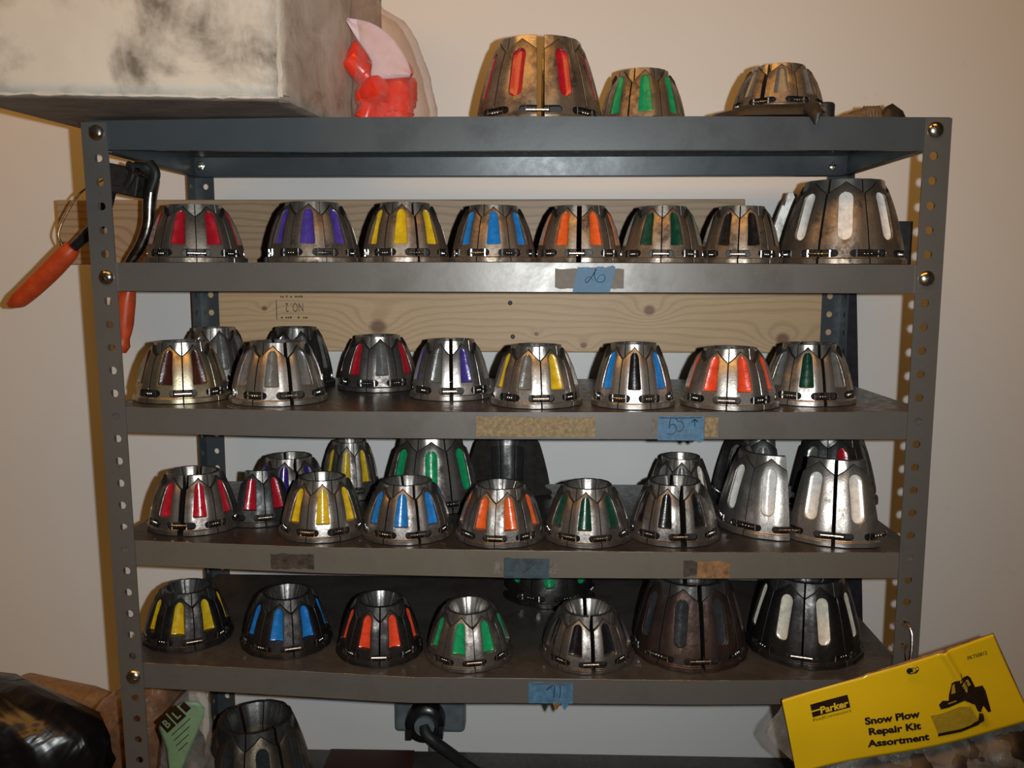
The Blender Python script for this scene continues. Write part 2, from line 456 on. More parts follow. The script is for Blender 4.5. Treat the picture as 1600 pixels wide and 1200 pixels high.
for n in (3, 4, 5):      # strip added as a rim highlight along the worn fold of lower shelves
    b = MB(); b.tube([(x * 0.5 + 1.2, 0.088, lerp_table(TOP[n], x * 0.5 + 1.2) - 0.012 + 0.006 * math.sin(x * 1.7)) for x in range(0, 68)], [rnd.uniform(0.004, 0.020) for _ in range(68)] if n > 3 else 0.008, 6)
    b.put('worn_edge_glint', M['worn'], SH[n])

def flange(bm, P, width, hole_u, z_top, n_holes, z_bot, r=0.17):
    """one perforated leg of an angle post; P(u, z) -> point"""
    def vert(u, z): return bm.verts.new(P(u, z))
    for i in range(n_holes):
        zc = -i; z1 = z_top if i == 0 else zc + 0.5; z0 = zc - 0.5
        us = [0, hole_u * 0.5, hole_u, hole_u + (width - hole_u) * 0.5, width]
        bd = [(u, z1) for u in us] + [(width, zc + (z1 - zc) * .5), (width, zc), (width, zc - .25)] + [(u, z0) for u in reversed(us)] + [(0, zc - .25), (0, zc), (0, zc + (z1 - zc) * .5)]
        ou = [vert(u, z) for u, z in bd]
        inn = []
        for u, z in bd:
            a = math.atan2(z - zc, u - hole_u); inn.append(vert(hole_u + r * math.cos(a), zc + r * math.sin(a)))
        for k in range(len(bd)):
            k2 = (k + 1) % len(bd); bm.faces.new((ou[k], ou[k2], inn[k2], inn[k]))
    zl = -(n_holes - 1) - 0.5
    bm.faces.new([vert(0, zl), vert(width, zl), vert(width, z_bot), vert(0, z_bot)])

def post(x, y, sx, sy, lean, mats, zt=0.46):
    """corner at (x, y); flanges run sx along x and sy along y"""
    bm = bmesh.new()
    def PF(u, z): return ((sx * u) * S, 0, (z + ZO) * S)
    def PS(u, z): return (0, (sy * u) * S, (z + ZO) * S)
    flange(bm, PF, 1.06, 0.63, zt, 36, -ZO)
    flange(bm, PS, 1.06, 0.63, zt, 36, -ZO)
    bmesh.ops.remove_doubles(bm, verts=bm.verts, dist=1e-6)
    for v_ in bm.verts: v_.co.x += lean * S * (0.44 - (v_.co.z / S - ZO)) / 25.0
    bmesh.ops.recalc_face_normals(bm, faces=bm.faces)
    me = bpy.data.meshes.new('post'); bm.to_mesh(me); bm.free()
    me.materials.append(mats[0])
    o = bpy.data.objects.new('post', me); COL.objects.link(o)
    ORG[o.name] = (x, y, -ZO); o.parent = unit
    o.location = ((x - 18) * S, (y - 6) * S, 0)
    s = o.modifiers.new('thickness', 'SOLIDIFY'); s.thickness = 0.07 * S; s.offset = 0
    return o
PFL = post(0.0, 0.03, 1, 1, 0.30, MIDGREY); PFR = post(35.95, 0.03, -1, 1, 0.0, MIDGREY, 0.50)
PBL = post(0.0, 11.97, 1, -1, 0.0, NEWGREY); PBR = post(36.0, 11.97, -1, -1, 0.0, NEWGREY)
def bolt(x, z, par, slot_a):
    b = MB()
    b.lathe([(0.33, 0.0), (0.33, 0.03), (0.28, 0.10), (0.17, 0.16), (0.0001, 0.18)], (x, -0.02, z), 20, axis='y')
    o = b.put('bolt', M['bolt'], par, (x, 0, z))
    c = MB(); Mr = Matrix.Translation((x, 0, z)) @ Matrix.Rotation(D(slot_a), 4, 'Y')
    c.box(-0.27, 0.27, -0.215, -0.10, -0.022, 0.022, M=Mr); c.put('screw_slot', M['ink'], o, (x, 0, z), sm=False)
for z, a in ((0.03, 40), (-5.98, 70), (-23.98, 20)): bolt(0.62 + 0.30 * (0.44 - z) / 25, z, PFL, a)
for z, a in ((0.03, 35), (-5.98, 85)): bolt(35.32, z, PFR, a)
def nut(x, z, par, a=0.3):
    b = MB(); b.lathe([(0.25, 0), (0.25, 0.14), (0.2, 0.16)], (x, 11.82, z), 4 if a else 6, axis='y')
    b.lathe([(0.11, 0.1), (0.11, 0.3), (0.0001, 0.32)], (x, 11.82, z), 10, axis='y')
    b.put('nut', M['bolt'], par, (x, 11.8, z), ang=20)
nut(0.45, 0.12, PBL, 0); nut(35.1, -0.02, PBR, 0.3)
b = MB(); b.tube([(0.75, 0.9, -0.63), (0.78, 0.5, -0.66)], 0.05); b.put('side_screw', M['bolt'], PFL)

# tapes and residues on the shelf fronts -----------------------------------------
def patch(name, n, x0, x1, ztop, zbot, mat, rag=0.04, thick=0.02, parent=None, seed=1, strokes=(), y=0.075, rag_bottom=None, skew=0.0):
    r = random.Random(seed); k = 22; top = []; bot = []
    rb = rag if rag_bottom is None else rag_bottom
    for i in range(k + 1):
        u = i / k; x = x0 + (x1 - x0) * u
        f1 = noise.noise(Vector((x * 2.2, seed * 5.0, 0))) * 1.7 + noise.noise(Vector((x * 7.0, seed * 5.0, 3))) * 0.9; f2 = noise.noise(Vector((x * 2.2, seed * 5.0, 7))) * 1.7 + noise.noise(Vector((x * 7.0, seed, 9))) * 0.9
        top.append((x + skew * 1.0, ztop + rag * f1)); bot.append((x, zbot + rb * f2))
    poly = bot + top[::-1]
    b = MB()
    v = []; f = []
    for i in range(k + 1):
        for (xx, zz) in (top[i], bot[i]): v += [(xx, y - thick - 0.004, zz), (xx, y - 0.002, zz)]
    for i in range(k):
        a = 4 * i; c_ = 4 * (i + 1)
        f += [(a, c_, c_ + 2, a + 2), (a + 1, a + 3, c_ + 3, c_ + 1), (a, a + 1, c_ + 1, c_), (a + 2, c_ + 2, c_ + 3, a + 3)]
    f += [(0, 2, 3, 1), (4 * k, 4 * k + 1, 4 * k + 3, 4 * k + 2)]
    b.add(v, f, 0)
    for w, pts in strokes:
        pp = bez([(px, y - thick - 0.006, pz) for px, pz in pts], 5) if len(pts) > 2 else [Vector((px, y - thick - 0.006, pz)) for px, pz in pts]
        b.tube(pp, [(w, 0.006) if True else w] * len(pp), 6, 1)
    return b.put(name, [mat, M['ink']], parent or SH[n], sm=False)
patch('glue_residue', 2, 19.88, 22.78, -5.60, -6.42, M['tapegrey'], 0.05, 0.012, seed=3)
patch('blue_tape', 2, 20.62, 22.20, -5.52, -6.585, M['bluetape'], 0.05, 0.022, seed=4, skew=0.22, rag_bottom=0.005,
      strokes=[(0.026, [(21.62, -5.62), (21.42, -5.95), (21.22, -6.18), (21.16, -6.05), (21.32, -5.92), (21.50, -6.10)]),
               (0.026, [(21.60, -5.58), (21.54, -5.90), (21.66, -6.12), (21.88, -6.14), (21.99, -5.98), (21.90, -5.84), (21.74, -5.90), (21.66, -6.05)])])
patch('masking_tape', 3, 16.53, 21.66, -11.93, -12.80, M['tapeyellow'], 0.05, 0.015, seed=5, rag_bottom=0.02)
patch('glue_residue', 3, 24.08, 24.40, -11.90, -12.70, M['tapegrey'], 0.04, 0.010, seed=12)
patch('blue_tape', 3, 24.34, 26.31, -11.86, -12.915, M['bluetape'], 0.02, 0.022, seed=6, rag_bottom=0.004,
      strokes=[(0.030, [(24.88, -11.98), (24.85, -12.12), (24.84, -12.40)]), (0.030, [(24.86, -12.25), (25.02, -12.20), (25.13, -12.36), (25.08, -12.56), (24.92, -12.66), (24.72, -12.62)]),
               (0.030, [(25.10, -11.98), (25.20, -12.02)]), (0.030, [(25.14, -12.08), (25.34, -12.08), (25.45, -12.25), (25.40, -12.44), (25.25, -12.52), (25.16, -12.48)]),
               (0.036, [(25.92, -12.0), (25.93, -12.30)]), (0.040, [(25.92, -11.98), (25.80, -12.12)]), (0.040, [(25.94, -11.98), (26.04, -12.10)]), (0.03, [(24.40, -11.92), (25.2, -11.93), (26.2, -11.90)])])
patch('brown_tape', 3, 26.34, 26.92, -11.90, -12.76, M['tapeyellow'], 0.03, 0.016, seed=8)
patch('glue_residue', 4, 7.35, 9.29, -18.16, -18.84, M['glueblack'], 0.07, 0.012, seed=9, rag_bottom=0.07)
patch('glue_residue', 4, 17.30, 20.05, -18.42, -18.98, M['tapegrey'], 0.09, 0.010, seed=10)
patch('blue_tape', 4, 17.72, 19.72, -18.24, -19.14, M['bluetape_dark'], 0.05, 0.022, seed=11, rag_bottom=0.008,
      strokes=[(0.014, [(18.6, -18.9), (18.9, -18.62), (19.1, -18.42)])])
patch('brown_tape', 4, 26.10, 27.62, -18.28, -19.03, M['tapebrown'], 0.05, 0.014, seed=13, rag_bottom=0.02)
patch('glue_residue', 4, 25.60, 26.2, -18.25, -18.95, M['glueblack'], 0.06, 0.016, seed=14)
patch('blue_tape', 5, 18.84, 20.82, -23.98, -24.96, M['bluetape'], 0.03, 0.022, seed=15, rag_bottom=0.006,
      strokes=[(0.035, [(19.62, -24.32), (19.95, -24.05)]), (0.035, [(19.95, -24.05), (20.30, -24.10)]), (0.032, [(20.02, -24.08), (20.0, -24.4), (19.96, -24.68)]),
               (0.032, [(20.25, -24.10), (20.27, -24.42), (20.24, -24.70)]), (0.05, [(19.0, -24.05), (19.6, -24.02), (20.7, -24.06)])])
for nm, x, mat in (('brown_tape', 20.08, M['tapebrown']), ('blue_tape', 20.46, M['bluetape'])):
    b = MB(); b.prism([(x - 0.16, -24.94), (x + 0.18, -24.94), (x + 0.06, -25.22), (x, -25.26), (x - 0.06, -25.2)], 0.03, 0.06); b.put(nm, mat, SH[5], sm=False)
for x, mat in ((25.80, M['ink']), (26.14, M['bluetape'])):
    b = MB(); b.prism([(x - 0.12, -12.90), (x + 0.12, -12.90), (x + 0.06, -13.0), (x - 0.06, -13.0)], 0.03, 0.06); b.put('tape_end', mat, SH[3], sm=False)

# ------------------------------------------------------------------ crimp dies
def zt_s(a): return 2.47 - (0.49 / 22.2) * abs(a)
def zt_l(a): return 3.50 - (0.50 / 22.2) * abs(a)
KIND = {
    's': dict(R=2.05, H=2.60, zt=zt_s, zs=[0, .20, .235, .62, 1.1, 1.6], A=[(0, 2.04), (.20, 2.04), (.235, 1.95), (.62, 1.89), (1.1, 1.78), (1.6, 1.63), (2.1, 1.42), (2.5, 1.22)],
              core=[(1.9, 1.20), (2.6, 1.08)], fun=[(.90, 2.6), (.62, 1.9), (.52, 0)], out='trap', slot=(0.26, 0.58, 0.55), fl=((.78, 1.60), (2.28, 1.235))),
    'l': dict(R=2.75, H=3.66, zt=zt_l, zs=[0, .22, .255, .70, 1.3, 2.0, 2.6], A=[(0, 2.74), (.22, 2.74), (.255, 2.65), (.70, 2.60), (1.3, 2.47), (2.0, 2.28), (2.8, 2.03), (3.5, 1.74)],
              core=[(2.9, 1.84), (3.66, 1.66)], fun=[(1.42, 3.66), (1.02, 2.8), (.92, 0)], out='stad', slot=(0.30, 0.60, 0.78), fl=((1.02, 2.35), (3.08, 1.75))),
}
def outline(k):
    if KIND[k]['out'] == 'trap':
        z0, z1, w0, w1 = 0.78, 1.98, 0.315, 0.205
        p = [(-w0 + .04, z0), (w0 - .04, z0), (w0, z0 + .05)] + [(w1 + 0.0 if t == 0 else w1 * math.cos(t * math.pi / 10), z1 + 0.30 * math.sin(t * math.pi / 10)) for t in range(0, 11)] + [(-w0, z0 + .05)]
        return p
    w, z0, z1 = 0.30, 1.02, 3.08
    return [(w * math.cos(t * math.pi / 10), z1 - w + w * math.sin(t * math.pi / 10)) for t in range(11)] + [(-w * math.cos(t * math.pi / 10), z0 + w - w * math.sin(t * math.pi / 10)) for t in range(11)]
def floor_y(k, z):
    (a, fa), (b_, fb) = KIND[k]['fl']; return fa + (fb - fa) * (z - a) / (b_ - a)

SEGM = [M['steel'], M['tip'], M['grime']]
def seg_mesh(k):
    K = KIND[k]; angs = [-22.2, -17, -11.25, -6, 0, 6, 11.25, 17, 22.2]; cols = []
    for a in angs:
        n = 0 if abs(a) <= 11.26 else math.copysign(22.5, a)
        c = 1 / math.cos(D(a - n)); zt = K['zt'](a)
        pr = [(lerp_table(K['A'], z) * c, z) for z in K['zs']] + [(lerp_table(K['A'], zt) * c, zt), ((lerp_table(K['A'], zt) - 0.075) * c, zt + 0.05), (lerp_table(K['core'], zt) * c, zt - 0.02), (lerp_table(K['core'], K['H']) * c, K['H'])]
        pr += [(r * c, z) for r, z in K['fun']]
        cols.append([(r * math.sin(D(a)), -r * math.cos(D(a)), z) for r, z in pr])
    m = len(cols[0]); v = [p for c_ in cols for p in c_]; f = []; fmi = []
    nz = len(K['zs'])      # 0 shell, 1 bright tip and bore, 2 black: grime plus painted groove shade
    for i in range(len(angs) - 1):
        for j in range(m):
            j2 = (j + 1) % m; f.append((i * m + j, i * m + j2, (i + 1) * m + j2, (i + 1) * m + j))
            fmi.append(2 if j in (nz, nz + 1) else (1 if nz + 2 <= j <= nz + 4 else 0))  # dark band above the shell paints in the gable groove's shade
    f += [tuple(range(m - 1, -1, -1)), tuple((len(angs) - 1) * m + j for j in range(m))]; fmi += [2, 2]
    def mesh(name, v, f, mi=None):
        me = bpy.data.meshes.new(name); me.from_pydata([(x * S, y * S, z * S) for x, y, z in v], [], f)
        for mt in SEGM: me.materials.append(mt)
        if mi: me.polygons.foreach_set('material_index', mi)
        bm = bmesh.new(); bm.from_mesh(me); bmesh.ops.recalc_face_normals(bm, faces=bm.faces); bm.to_mesh(me); bm.free()
        return me
    ob = bpy.data.objects.new('seg_tmp', mesh('seg', v, f, fmi)); COL.objects.link(ob)
    cut = MB()
    o = outline(k); n = len(o)
    vv = [(x, -3.4, z) for x, z in o] + [(x, -floor_y(k, z), z) for x, z in o]
    cut.add(vv, [tuple(range(n)), tuple(range(2 * n - 1, n - 1, -1))] + [(i, i + n, (i + 1) % n + n, (i + 1) % n) for i in range(n)])
    z0, z1, L = K['slot']; hh = (z1 - z0) / 2; zc = (z0 + z1) / 2
    cuts = [cut]
    for s_ in (-1, 1):
        cb = MB(); Mr = Matrix.Rotation(D(22.5 * s_), 4, 'Z')
        poly = [(s_ * 1.5, z1), (s_ * 1.5, z0)] + [(-s_ * (L - hh) - s_ * hh * math.sin(t * math.pi / 8), zc - hh * math.cos(t * math.pi / 8)) for t in range(0, 9)]
        cb.prism(poly, -3.6, -(K['R'] - 0.42), M=Mr); cuts.append(cb)
    tmp = []
    for cb in cuts:
        co = bpy.data.objects.new('cut_tmp', mesh('cut', cb.v, cb.f, [0 if cb is cut else 2] * len(cb.f))); COL.objects.link(co); tmp.append(co)
        md = ob.modifiers.new('b', 'BOOLEAN'); md.operation = 'DIFFERENCE'; md.solver = 'EXACT'; md.object = co
    bv = ob.modifiers.new('bev', 'BEVEL'); bv.width = 0.022 * S; bv.segments = 1; bv.limit_method = 'ANGLE'; bv.angle_limit = D(38)
    dg = bpy.context.evaluated_depsgraph_get(); dg.update()
    me = bpy.data.meshes.new_from_object(ob.evaluated_get(dg)); me.name = 'die_segment_' + k
    for q in tmp + [ob]: bpy.data.objects.remove(q)
    smooth(me, 24)
    return me

def insert_mesh(k):
    """painted bottom of the recess, slightly hollow across"""
    o = outline(k); zlo = min(z for _, z in o); zhi = max(z for _, z in o); v = []; f = []; R_ = 18; C_ = 8
    def half(z):
        w = 0
        for i in range(len(o)):
            (x0, z0), (x1, z1) = o[i], o[(i + 1) % len(o)]
            if (z0 - z) * (z1 - z) <= 0 and z0 != z1: w = max(w, abs(x0 + (x1 - x0) * (z - z0) / (z1 - z0)))
        return w
    for i in range(R_ + 1):
        t = i / R_; t = 0.5 - 0.5 * math.cos(math.pi * t); z = zlo + 0.006 + (zhi - zlo - 0.012) * t; w = half(z) * 1.0
        for j in range(C_ + 1):
            u = -1 + 2 * j / C_
            v.append((u * w, -(floor_y(k, z) + 0.012 + 0.085 * u * u * min(1, w / 0.2)), z))
    n = (R_ + 1) * (C_ + 1)
    v += [(x, y + 0.13, z) for x, y, z in v]
    c1 = C_ + 1
    for i in range(R_):
        for j in range(C_):
            a = i * c1 + j; f.append((a, a + 1, a + c1 + 1, a + c1)); f.append((n + a, n + a + c1, n + a + c1 + 1, n + a + 1))
    rim = [j for j in range(c1)] + [i * c1 + C_ for i in range(1, R_ + 1)] + [R_ * c1 + j for j in range(C_ - 1, -1, -1)] + [i * c1 for i in range(R_ - 1, 0, -1)]
    for i in range(len(rim)):
        a, b_ = rim[i], rim[(i + 1) % len(rim)]; f.append((a, n + a, n + b_, b_))
    me = bpy.data.meshes.new('painted_slot_' + k); me.from_pydata([(x * S, y * S, z * S) for x, y, z in v], [], f)
    bm = bmesh.new(); bm.from_mesh(me); bmesh.ops.recalc_face_normals(bm, faces=bm.faces); bm.to_mesh(me); bm.free()
    smooth(me, 50); return me

def pin_mesh(k):
    K = KIND[k]; z0, z1, L = K['slot']; r = K['R'] - 0.23; zc = (z0 + z1) / 2 - 0.02
    b = MB(); Mr = Matrix.Rotation(D(22.5), 4, 'Z')
    b.tube([Mr @ Vector((-L * 0.62, -r, zc)), Mr @ Vector((L * 0.62, -r, zc))], 0.062, 8)
    for q in (-0.62, 0.62):
        b.tube([Mr @ Vector((L * q, -r, z0 + 0.0)), Mr @ Vector((L * q, -r, z1 - 0.01))], 0.05, 6)
    for q in (-0.2, 0.0, 0.2):
        b.tube([Mr @ Vector((L * q - 0.02, -r, zc)), Mr @ Vector((L * q + 0.02, -r, zc))], 0.085, 8)
    me = bpy.data.meshes.new('spring_pin'); me.from_pydata([(x * S, y * S, z * S) for x, y, z in b.v], [], b.f); smooth(me, 50)
    bm = bmesh.new(); bm.from_mesh(me); bmesh.ops.recalc_face_normals(bm, faces=bm.faces); bm.to_mesh(me); bm.free()
    me.materials.append(M['pin']); return me
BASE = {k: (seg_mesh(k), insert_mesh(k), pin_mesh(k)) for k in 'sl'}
_cache = {}
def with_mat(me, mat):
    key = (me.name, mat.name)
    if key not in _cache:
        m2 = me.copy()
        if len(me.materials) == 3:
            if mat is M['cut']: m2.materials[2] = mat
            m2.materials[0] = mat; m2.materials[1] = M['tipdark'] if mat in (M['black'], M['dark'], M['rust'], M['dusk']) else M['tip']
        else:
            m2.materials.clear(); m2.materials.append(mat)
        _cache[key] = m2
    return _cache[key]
SLOTNAME = dict(crimson='crimson painted slot', slate='bare grey slot', purple='purple painted slot', yellow='yellow painted slot', cream='cream painted slot', black='black painted slot', blue='blue painted slot', darkgreen='dark green painted slot')
def die(n, x, y, R, H, k, rot, split, metal, col, segs, label, group, part=None):
    K = KIND[k]; sr = R / K['R']; sh_ = H / K['H']
    z = surf(n, x, y) + 0.03 + (0.58 if n == 1 and x > 28 else 0)
    root = empty('crimp_die_set', x, y, z, label, 'crimp die', group)
    slope = (lerp_table(TOP[n], x + 2) - lerp_table(TOP[n], x - 2)) / 4 * (1 - y / 12)
    root.rotation_euler = (math.atan2(BACKZ[n] - lerp_table(TOP[n], x), 12), -math.atan(slope), 0)
    r = random.Random(int(x * 100) + n)
    sm, im, pm = BASE[k]
    for q, i in enumerate(segs if segs is not None else range(8)):
        a = D(rot + 45 * i)
        out = Vector((math.sin(a), -math.cos(a), 0))
        off = out * r.uniform(0.0, 0.05)
        if split:
            g = D(split[0]); nn = Vector((math.cos(g), math.sin(g), 0))
            off += nn * (split[1] / 2) * (1 if out.dot(nn) > 0 else -1)
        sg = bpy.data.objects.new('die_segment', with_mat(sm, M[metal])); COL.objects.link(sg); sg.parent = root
        # sizes go on the parts so that the thing itself stays unscaled
        sg.scale = (sr, sr, sh_ * (1 + r.uniform(-0.004, 0.004))); sg.rotation_euler = (0, 0, a + D(r.uniform(-.4, .4)))
        sg.location = off * S
        cc = col if isinstance(col, str) else col[(i if segs is None else q) % len(col)]
        ins = bpy.data.objects.new('painted_slot', with_mat(im, M['p_' + cc])); COL.objects.link(ins); ins.parent = sg
        if not isinstance(col, str): ins['label'] = SLOTNAME[cc]
        p = bpy.data.objects.new('spring_pin', pm); COL.objects.link(p); p.parent = sg
    return root
LABELS = {}
DIES = [
    ('T1', 1, 19.17, 3.70, 2.75, 3.75, 'l', 24.0, (2.0, 0.3), 'tan', 'crimson', None),
    ('T2', 1, 24.07, 5.90, 2.15, 3.00, 's', -1.6, None, 'tan', 'green', None),
    ('T3', 1, 29.74, 3.20, 1.95, 2.00, 's', -12.8, (-36.8, 0.15), 'tan', 'slate', None),
    ('A1', 2, 3.39, 3.20, 2.25, 2.60, 's', 44.1, None, 'tan', 'crimson', None),
    ('A2', 2, 8.90, 3.00, 2.15, 2.68, 's', 6.5, None, 'tan', 'purple', None),
    ('A3', 2, 13.18, 2.80, 2.00, 2.64, 's', 1.6, (23.6, 0.06), 'tan', 'yellow', None),
    ('A4', 2, 17.15, 2.70, 1.95, 2.50, 's', 2.9, None, 'tan', 'blue', None),
    ('A5', 2, 21.00, 2.80, 1.92, 2.50, 's', 19.9, (-2.6, 0.17), 'tan', 'orange', None),
    ('A6', 2, 24.70, 2.70, 1.92, 2.48, 's', 14.5, None, 'tan', 'darkgreen', None),
    ('A7', 2, 28.19, 2.70, 1.82, 2.50, 's', 7.1, None, 'tan', 'black', None),
    ('A8', 2, 32.92, 3.50, 2.75, 3.66, 'l', -15.9, None, 'tan', 'white', None),
    ('A9', 2, 33.27, 7.60, 2.70, 3.60, 'l', -115.7, None, 'cut', 'slate', [0]),
    ('B1', 3, 2.01, 8.60, 1.90, 3.00, 's', 32.7, None, 'steel', 'slate', None),
    ('B2', 3, 6.39, 8.60, 1.95, 3.05, 's', 27.8, None, 'dark', 'slate', None),
    ('B3', 3, 2.41, 3.27, 2.15, 2.67, 's', 45.3, None, 'brass', 'maroon', None),
    ('B4', 3, 7.06, 3.11, 2.15, 2.75, 's', 8.9, (33.9, 0.12), 'silver', 'slate', None),
    ('B5', 3, 10.87, 7.91, 2.12, 2.70, 's', 15.5, None, 'steel', ['slate', 'crimson', 'slate', 'slate', 'slate', 'slate', 'slate', 'crimson'], None),
    ('B6', 3, 14.96, 4.97, 1.92, 2.73, 's', 28.3, (5.8, 0.14), 'silver', ['purple', 'slate', 'slate', 'slate', 'slate', 'slate', 'purple', 'slate'], None),
    ('B7', 3, 19.12, 2.91, 2.10, 2.65, 's', -15.9, None, 'silver', ['slate', 'yellow', 'cream', 'slate', 'slate', 'slate', 'cream', 'yellow'], None),
    ('B8', 3, 23.53, 2.48, 1.87, 2.76, 's', -4.4, None, 'silver', ['black', 'blue', 'slate', 'slate', 'slate', 'slate', 'slate', 'blue'], None),
    ('B9', 3, 27.86, 2.38, 2.15, 2.57, 's', 7.5, None, 'silver', 'red_orange', None),
    ('B10', 3, 31.73, 3.53, 2.05, 2.66, 's', -17.3, (6.7, 0.1), 'silver', ['darkgreen', 'slate', 'slate', 'slate', 'slate', 'slate', 'slate', 'slate'], None),
    ('C1', 4, 2.84, 2.89, 1.98, 2.60, 's', 26.4, (2.4, 0.22), 'steel', 'crimson', None),
    ('C1b', 4, 5.43, 4.51, 1.98, 2.50, 's', 4.4, None, 'dark', 'crimson', [0, 1]),
    ('C2', 4, 6.30, 6.82, 1.98, 2.60, 's', 8.5, (30.5, 0.12), 'steel', 'violet', None),
    ('C3', 4, 8.95, 9.30, 1.60, 2.96, 's', 2.5, None, 'steel', 'yellow', None),
    ('C4', 4, 13.58, 8.00, 2.75, 3.66, 'l', 7.1, None, 'steel', 'green', [-1, 0, 1]),
    ('C5', 4, 17.59, 8.40, 2.60, 3.60, 'l', 182.0, None, 'dark', 'slate', [-1, 0, 1]),
    ('C6', 4, 9.09, 2.50, 1.98, 2.60, 's', 14.4, None, 'steel', 'yellow', None),
    ('C7', 4, 13.10, 2.56, 2.08, 2.45, 's', 0.8, (22.8, 0.08), 'steel', 'blue', None),
    ('C8', 4, 17.48, 2.28, 2.03, 2.40, 's', 17.5, None, 'steel', 'orange', None),
    ('C9', 4, 21.50, 2.41, 2.03, 2.42, 's', -6.4, None, 'steel', 'darkgreen', None),
    ('C10', 4, 25.55, 2.68, 2.00, 2.55, 's', -18.2, (3.8, 0.22), 'steel', 'black', None),
    ('C11', 4, 26.59, 7.30, 1.80, 2.70, 's', -6.6, None, 'steel', ['slate', 'cream', 'slate', 'slate', 'slate', 'slate', 'slate', 'slate'], None),
    ('C12', 4, 30.66, 4.38, 2.75, 3.66, 'l', -22.6, None, 'silver', 'white', [0, -1, -2]),
    ('C13', 4, 33.20, 3.36, 2.75, 3.70, 'l', 3.2, (-19.3, 0.1), 'silver', 'white', [-1, 0]),
    ('C14', 4, 31.22, 9.30, 2.60, 3.66, 'l', -11.7, None, 'dark', 'slate', [-2, -1, 0]),
    ('C15', 4, 34.75, 9.30, 2.60, 3.66, 'l', 3.8, None, 'dark', ['slate', 'crimson'], [-1, 0, 1, 2]),
    ('D1', 5, 2.11, 3.29, 2.10, 2.45, 's', 8.1, None, 'black', 'yellow', None),
    ('D2', 5, 7.04, 3.16, 2.15, 2.45, 's', 1.9, None, 'black', 'blue', None),
    ('D3', 5, 11.66, 2.75, 2.03, 2.50, 's', 31.8, None, 'black', 'red_orange', None),
    ('D4', 5, 15.97, 2.55, 2.08, 2.35, 's', -10.3, None, 'steel', 'green', None),
    ('D5', 5, 19.88, 10.25, 2.75, 3.66, 'l', -0.9, None, 'black', 'green', [-1, 0, 1]),
    ('D6', 5, 21.58, 2.59, 2.12, 2.30, 's', -17.5, (6.5, 0.14), 'steel', 'black', None),
    ('D7', 5, 26.54, 3.38, 2.65, 3.70, 'l', -18.4, (4.6, 0.16), 'rust', 'slate_dark', None),
    ('D8', 5, 32.11, 3.66, 2.68, 3.66, 'l', 4.2, None, 'black', 'cream', None),
]
G1 = 'crimp die sets on top of the shelving unit'
G2 = 'crimp die sets on the second shelf'; G3 = 'crimp die sets on the third shelf'; G4 = 'crimp die sets on the fourth shelf'; G5 = 'crimp die sets on the fifth shelf'
GR = {1: G1, 2: G2, 3: G3, 4: G4, 5: G5}
LABELS = {
 'T1': 'tall bronze die set with crimson slots split down its front, on the top',
 'T2': 'bronze die set with green slots beside the crimson one on the top',
 'T3': 'short bronze die set with bare grey slots sitting on black leather on the top',
 'A1': 'bronze die set with crimson slots at the left end of the second shelf',
 'A2': 'bronze die set with purple slots on the second shelf',
 'A3': 'bronze die set with yellow slots on the second shelf',
 'A4': 'bronze die set with three light blue slots showing on the second shelf',
 'A5': 'bronze die set with orange slots and an open seam, above the torn blue tape 26',
 'A6': 'bronze die set with dark green slots on the second shelf',
 'A7': 'small bronze die set with black slots on the second shelf',
 'A8': 'big bronze die set with long white slots at the right end of the second shelf',
 'A9': 'single bright steel die segment seen end-on behind the big white-slotted die set',
 'B1': 'grey die set at the back left of the third shelf behind the maroon-slotted one',
 'B2': 'dark oily die set, back of the third shelf, before the stamped board',
 'B3': 'yellowish steel die set with maroon slots, left end of third shelf',
 'B4': 'steel die set with only bare grey slots, front of the third shelf',
 'B5': 'steel die set, crimson slots either side of a grey one, third shelf',
 'B6': 'steel die set, one purple and one grey slot parted by an open seam',
 'B7': 'steel die set with yellow, grey and cream slots in the middle of the third shelf',
 'B8': 'narrow steel die set with two blue slots beside a black one, third shelf',
 'B9': 'steel die set with red orange slots on the third shelf, right of the 55 tape',
 'B10': 'steel die set with a single dark green slot facing front, right end of third shelf',
 'C1': 'steel die set with crimson slots and open seam, left end of the fourth shelf',
 'C1b': 'two loose dark die segments with a crimson slot, fourth shelf',
 'C2': 'steel die set with violet slots at the back of the fourth shelf',
 'C3': 'small steel die set with yellow slots in the back row of the fourth shelf',
 'C4': 'three tall green-slotted die segments at the back of the fourth shelf',
 'C5': 'three tall dark die segments turned away at the middle back of the fourth shelf',
 'C6': 'steel die set with yellow slots in the front row of the fourth shelf',
 'C7': 'steel die set with blue slots in the front row of the fourth shelf',
 'C8': 'steel die set with orange slots in the front row of the fourth shelf',
 'C9': 'steel die set with dark green slots in the front row of the fourth shelf',
 'C10': 'steel die set with black slots and a wide open seam, front of the fourth shelf',
 'C11': 'steel die set with one cream slot, standing behind the black-slotted one',
 'C12': 'left half of the tall white-slotted bare steel dies on the fourth shelf',
 'C13': 'right half of the tall white-slotted bare steel dies on the fourth shelf',
 'C14': 'tall dark die segments behind the left white-slotted half on the fourth shelf',
 'C15': 'tall dark die segments with a crimson fleck behind the right white-slotted half',
 'D1': 'blackened die set with yellow slots at the left end of the fifth shelf',
 'D2': 'blackened die set with blue slots on the fifth shelf',
 'D3': 'blackened die set with red orange slots on the fifth shelf',
 'D4': 'steel die set with green slots in the front row of the fifth shelf',
 'D5': 'tall blackened green-slotted die segments at the back of the fifth shelf',
 'D6': 'steel die set with black slots beside the tall browned one on the fifth shelf',
 'D7': 'tall browned die set with dark slots and an open seam on the fifth shelf',
 'D8': 'tall blackened die set with cream slots at the right end of the fifth shelf',
}
for row in DIES:
    die(*row[1:], LABELS[row[0]], GR[row[1]])

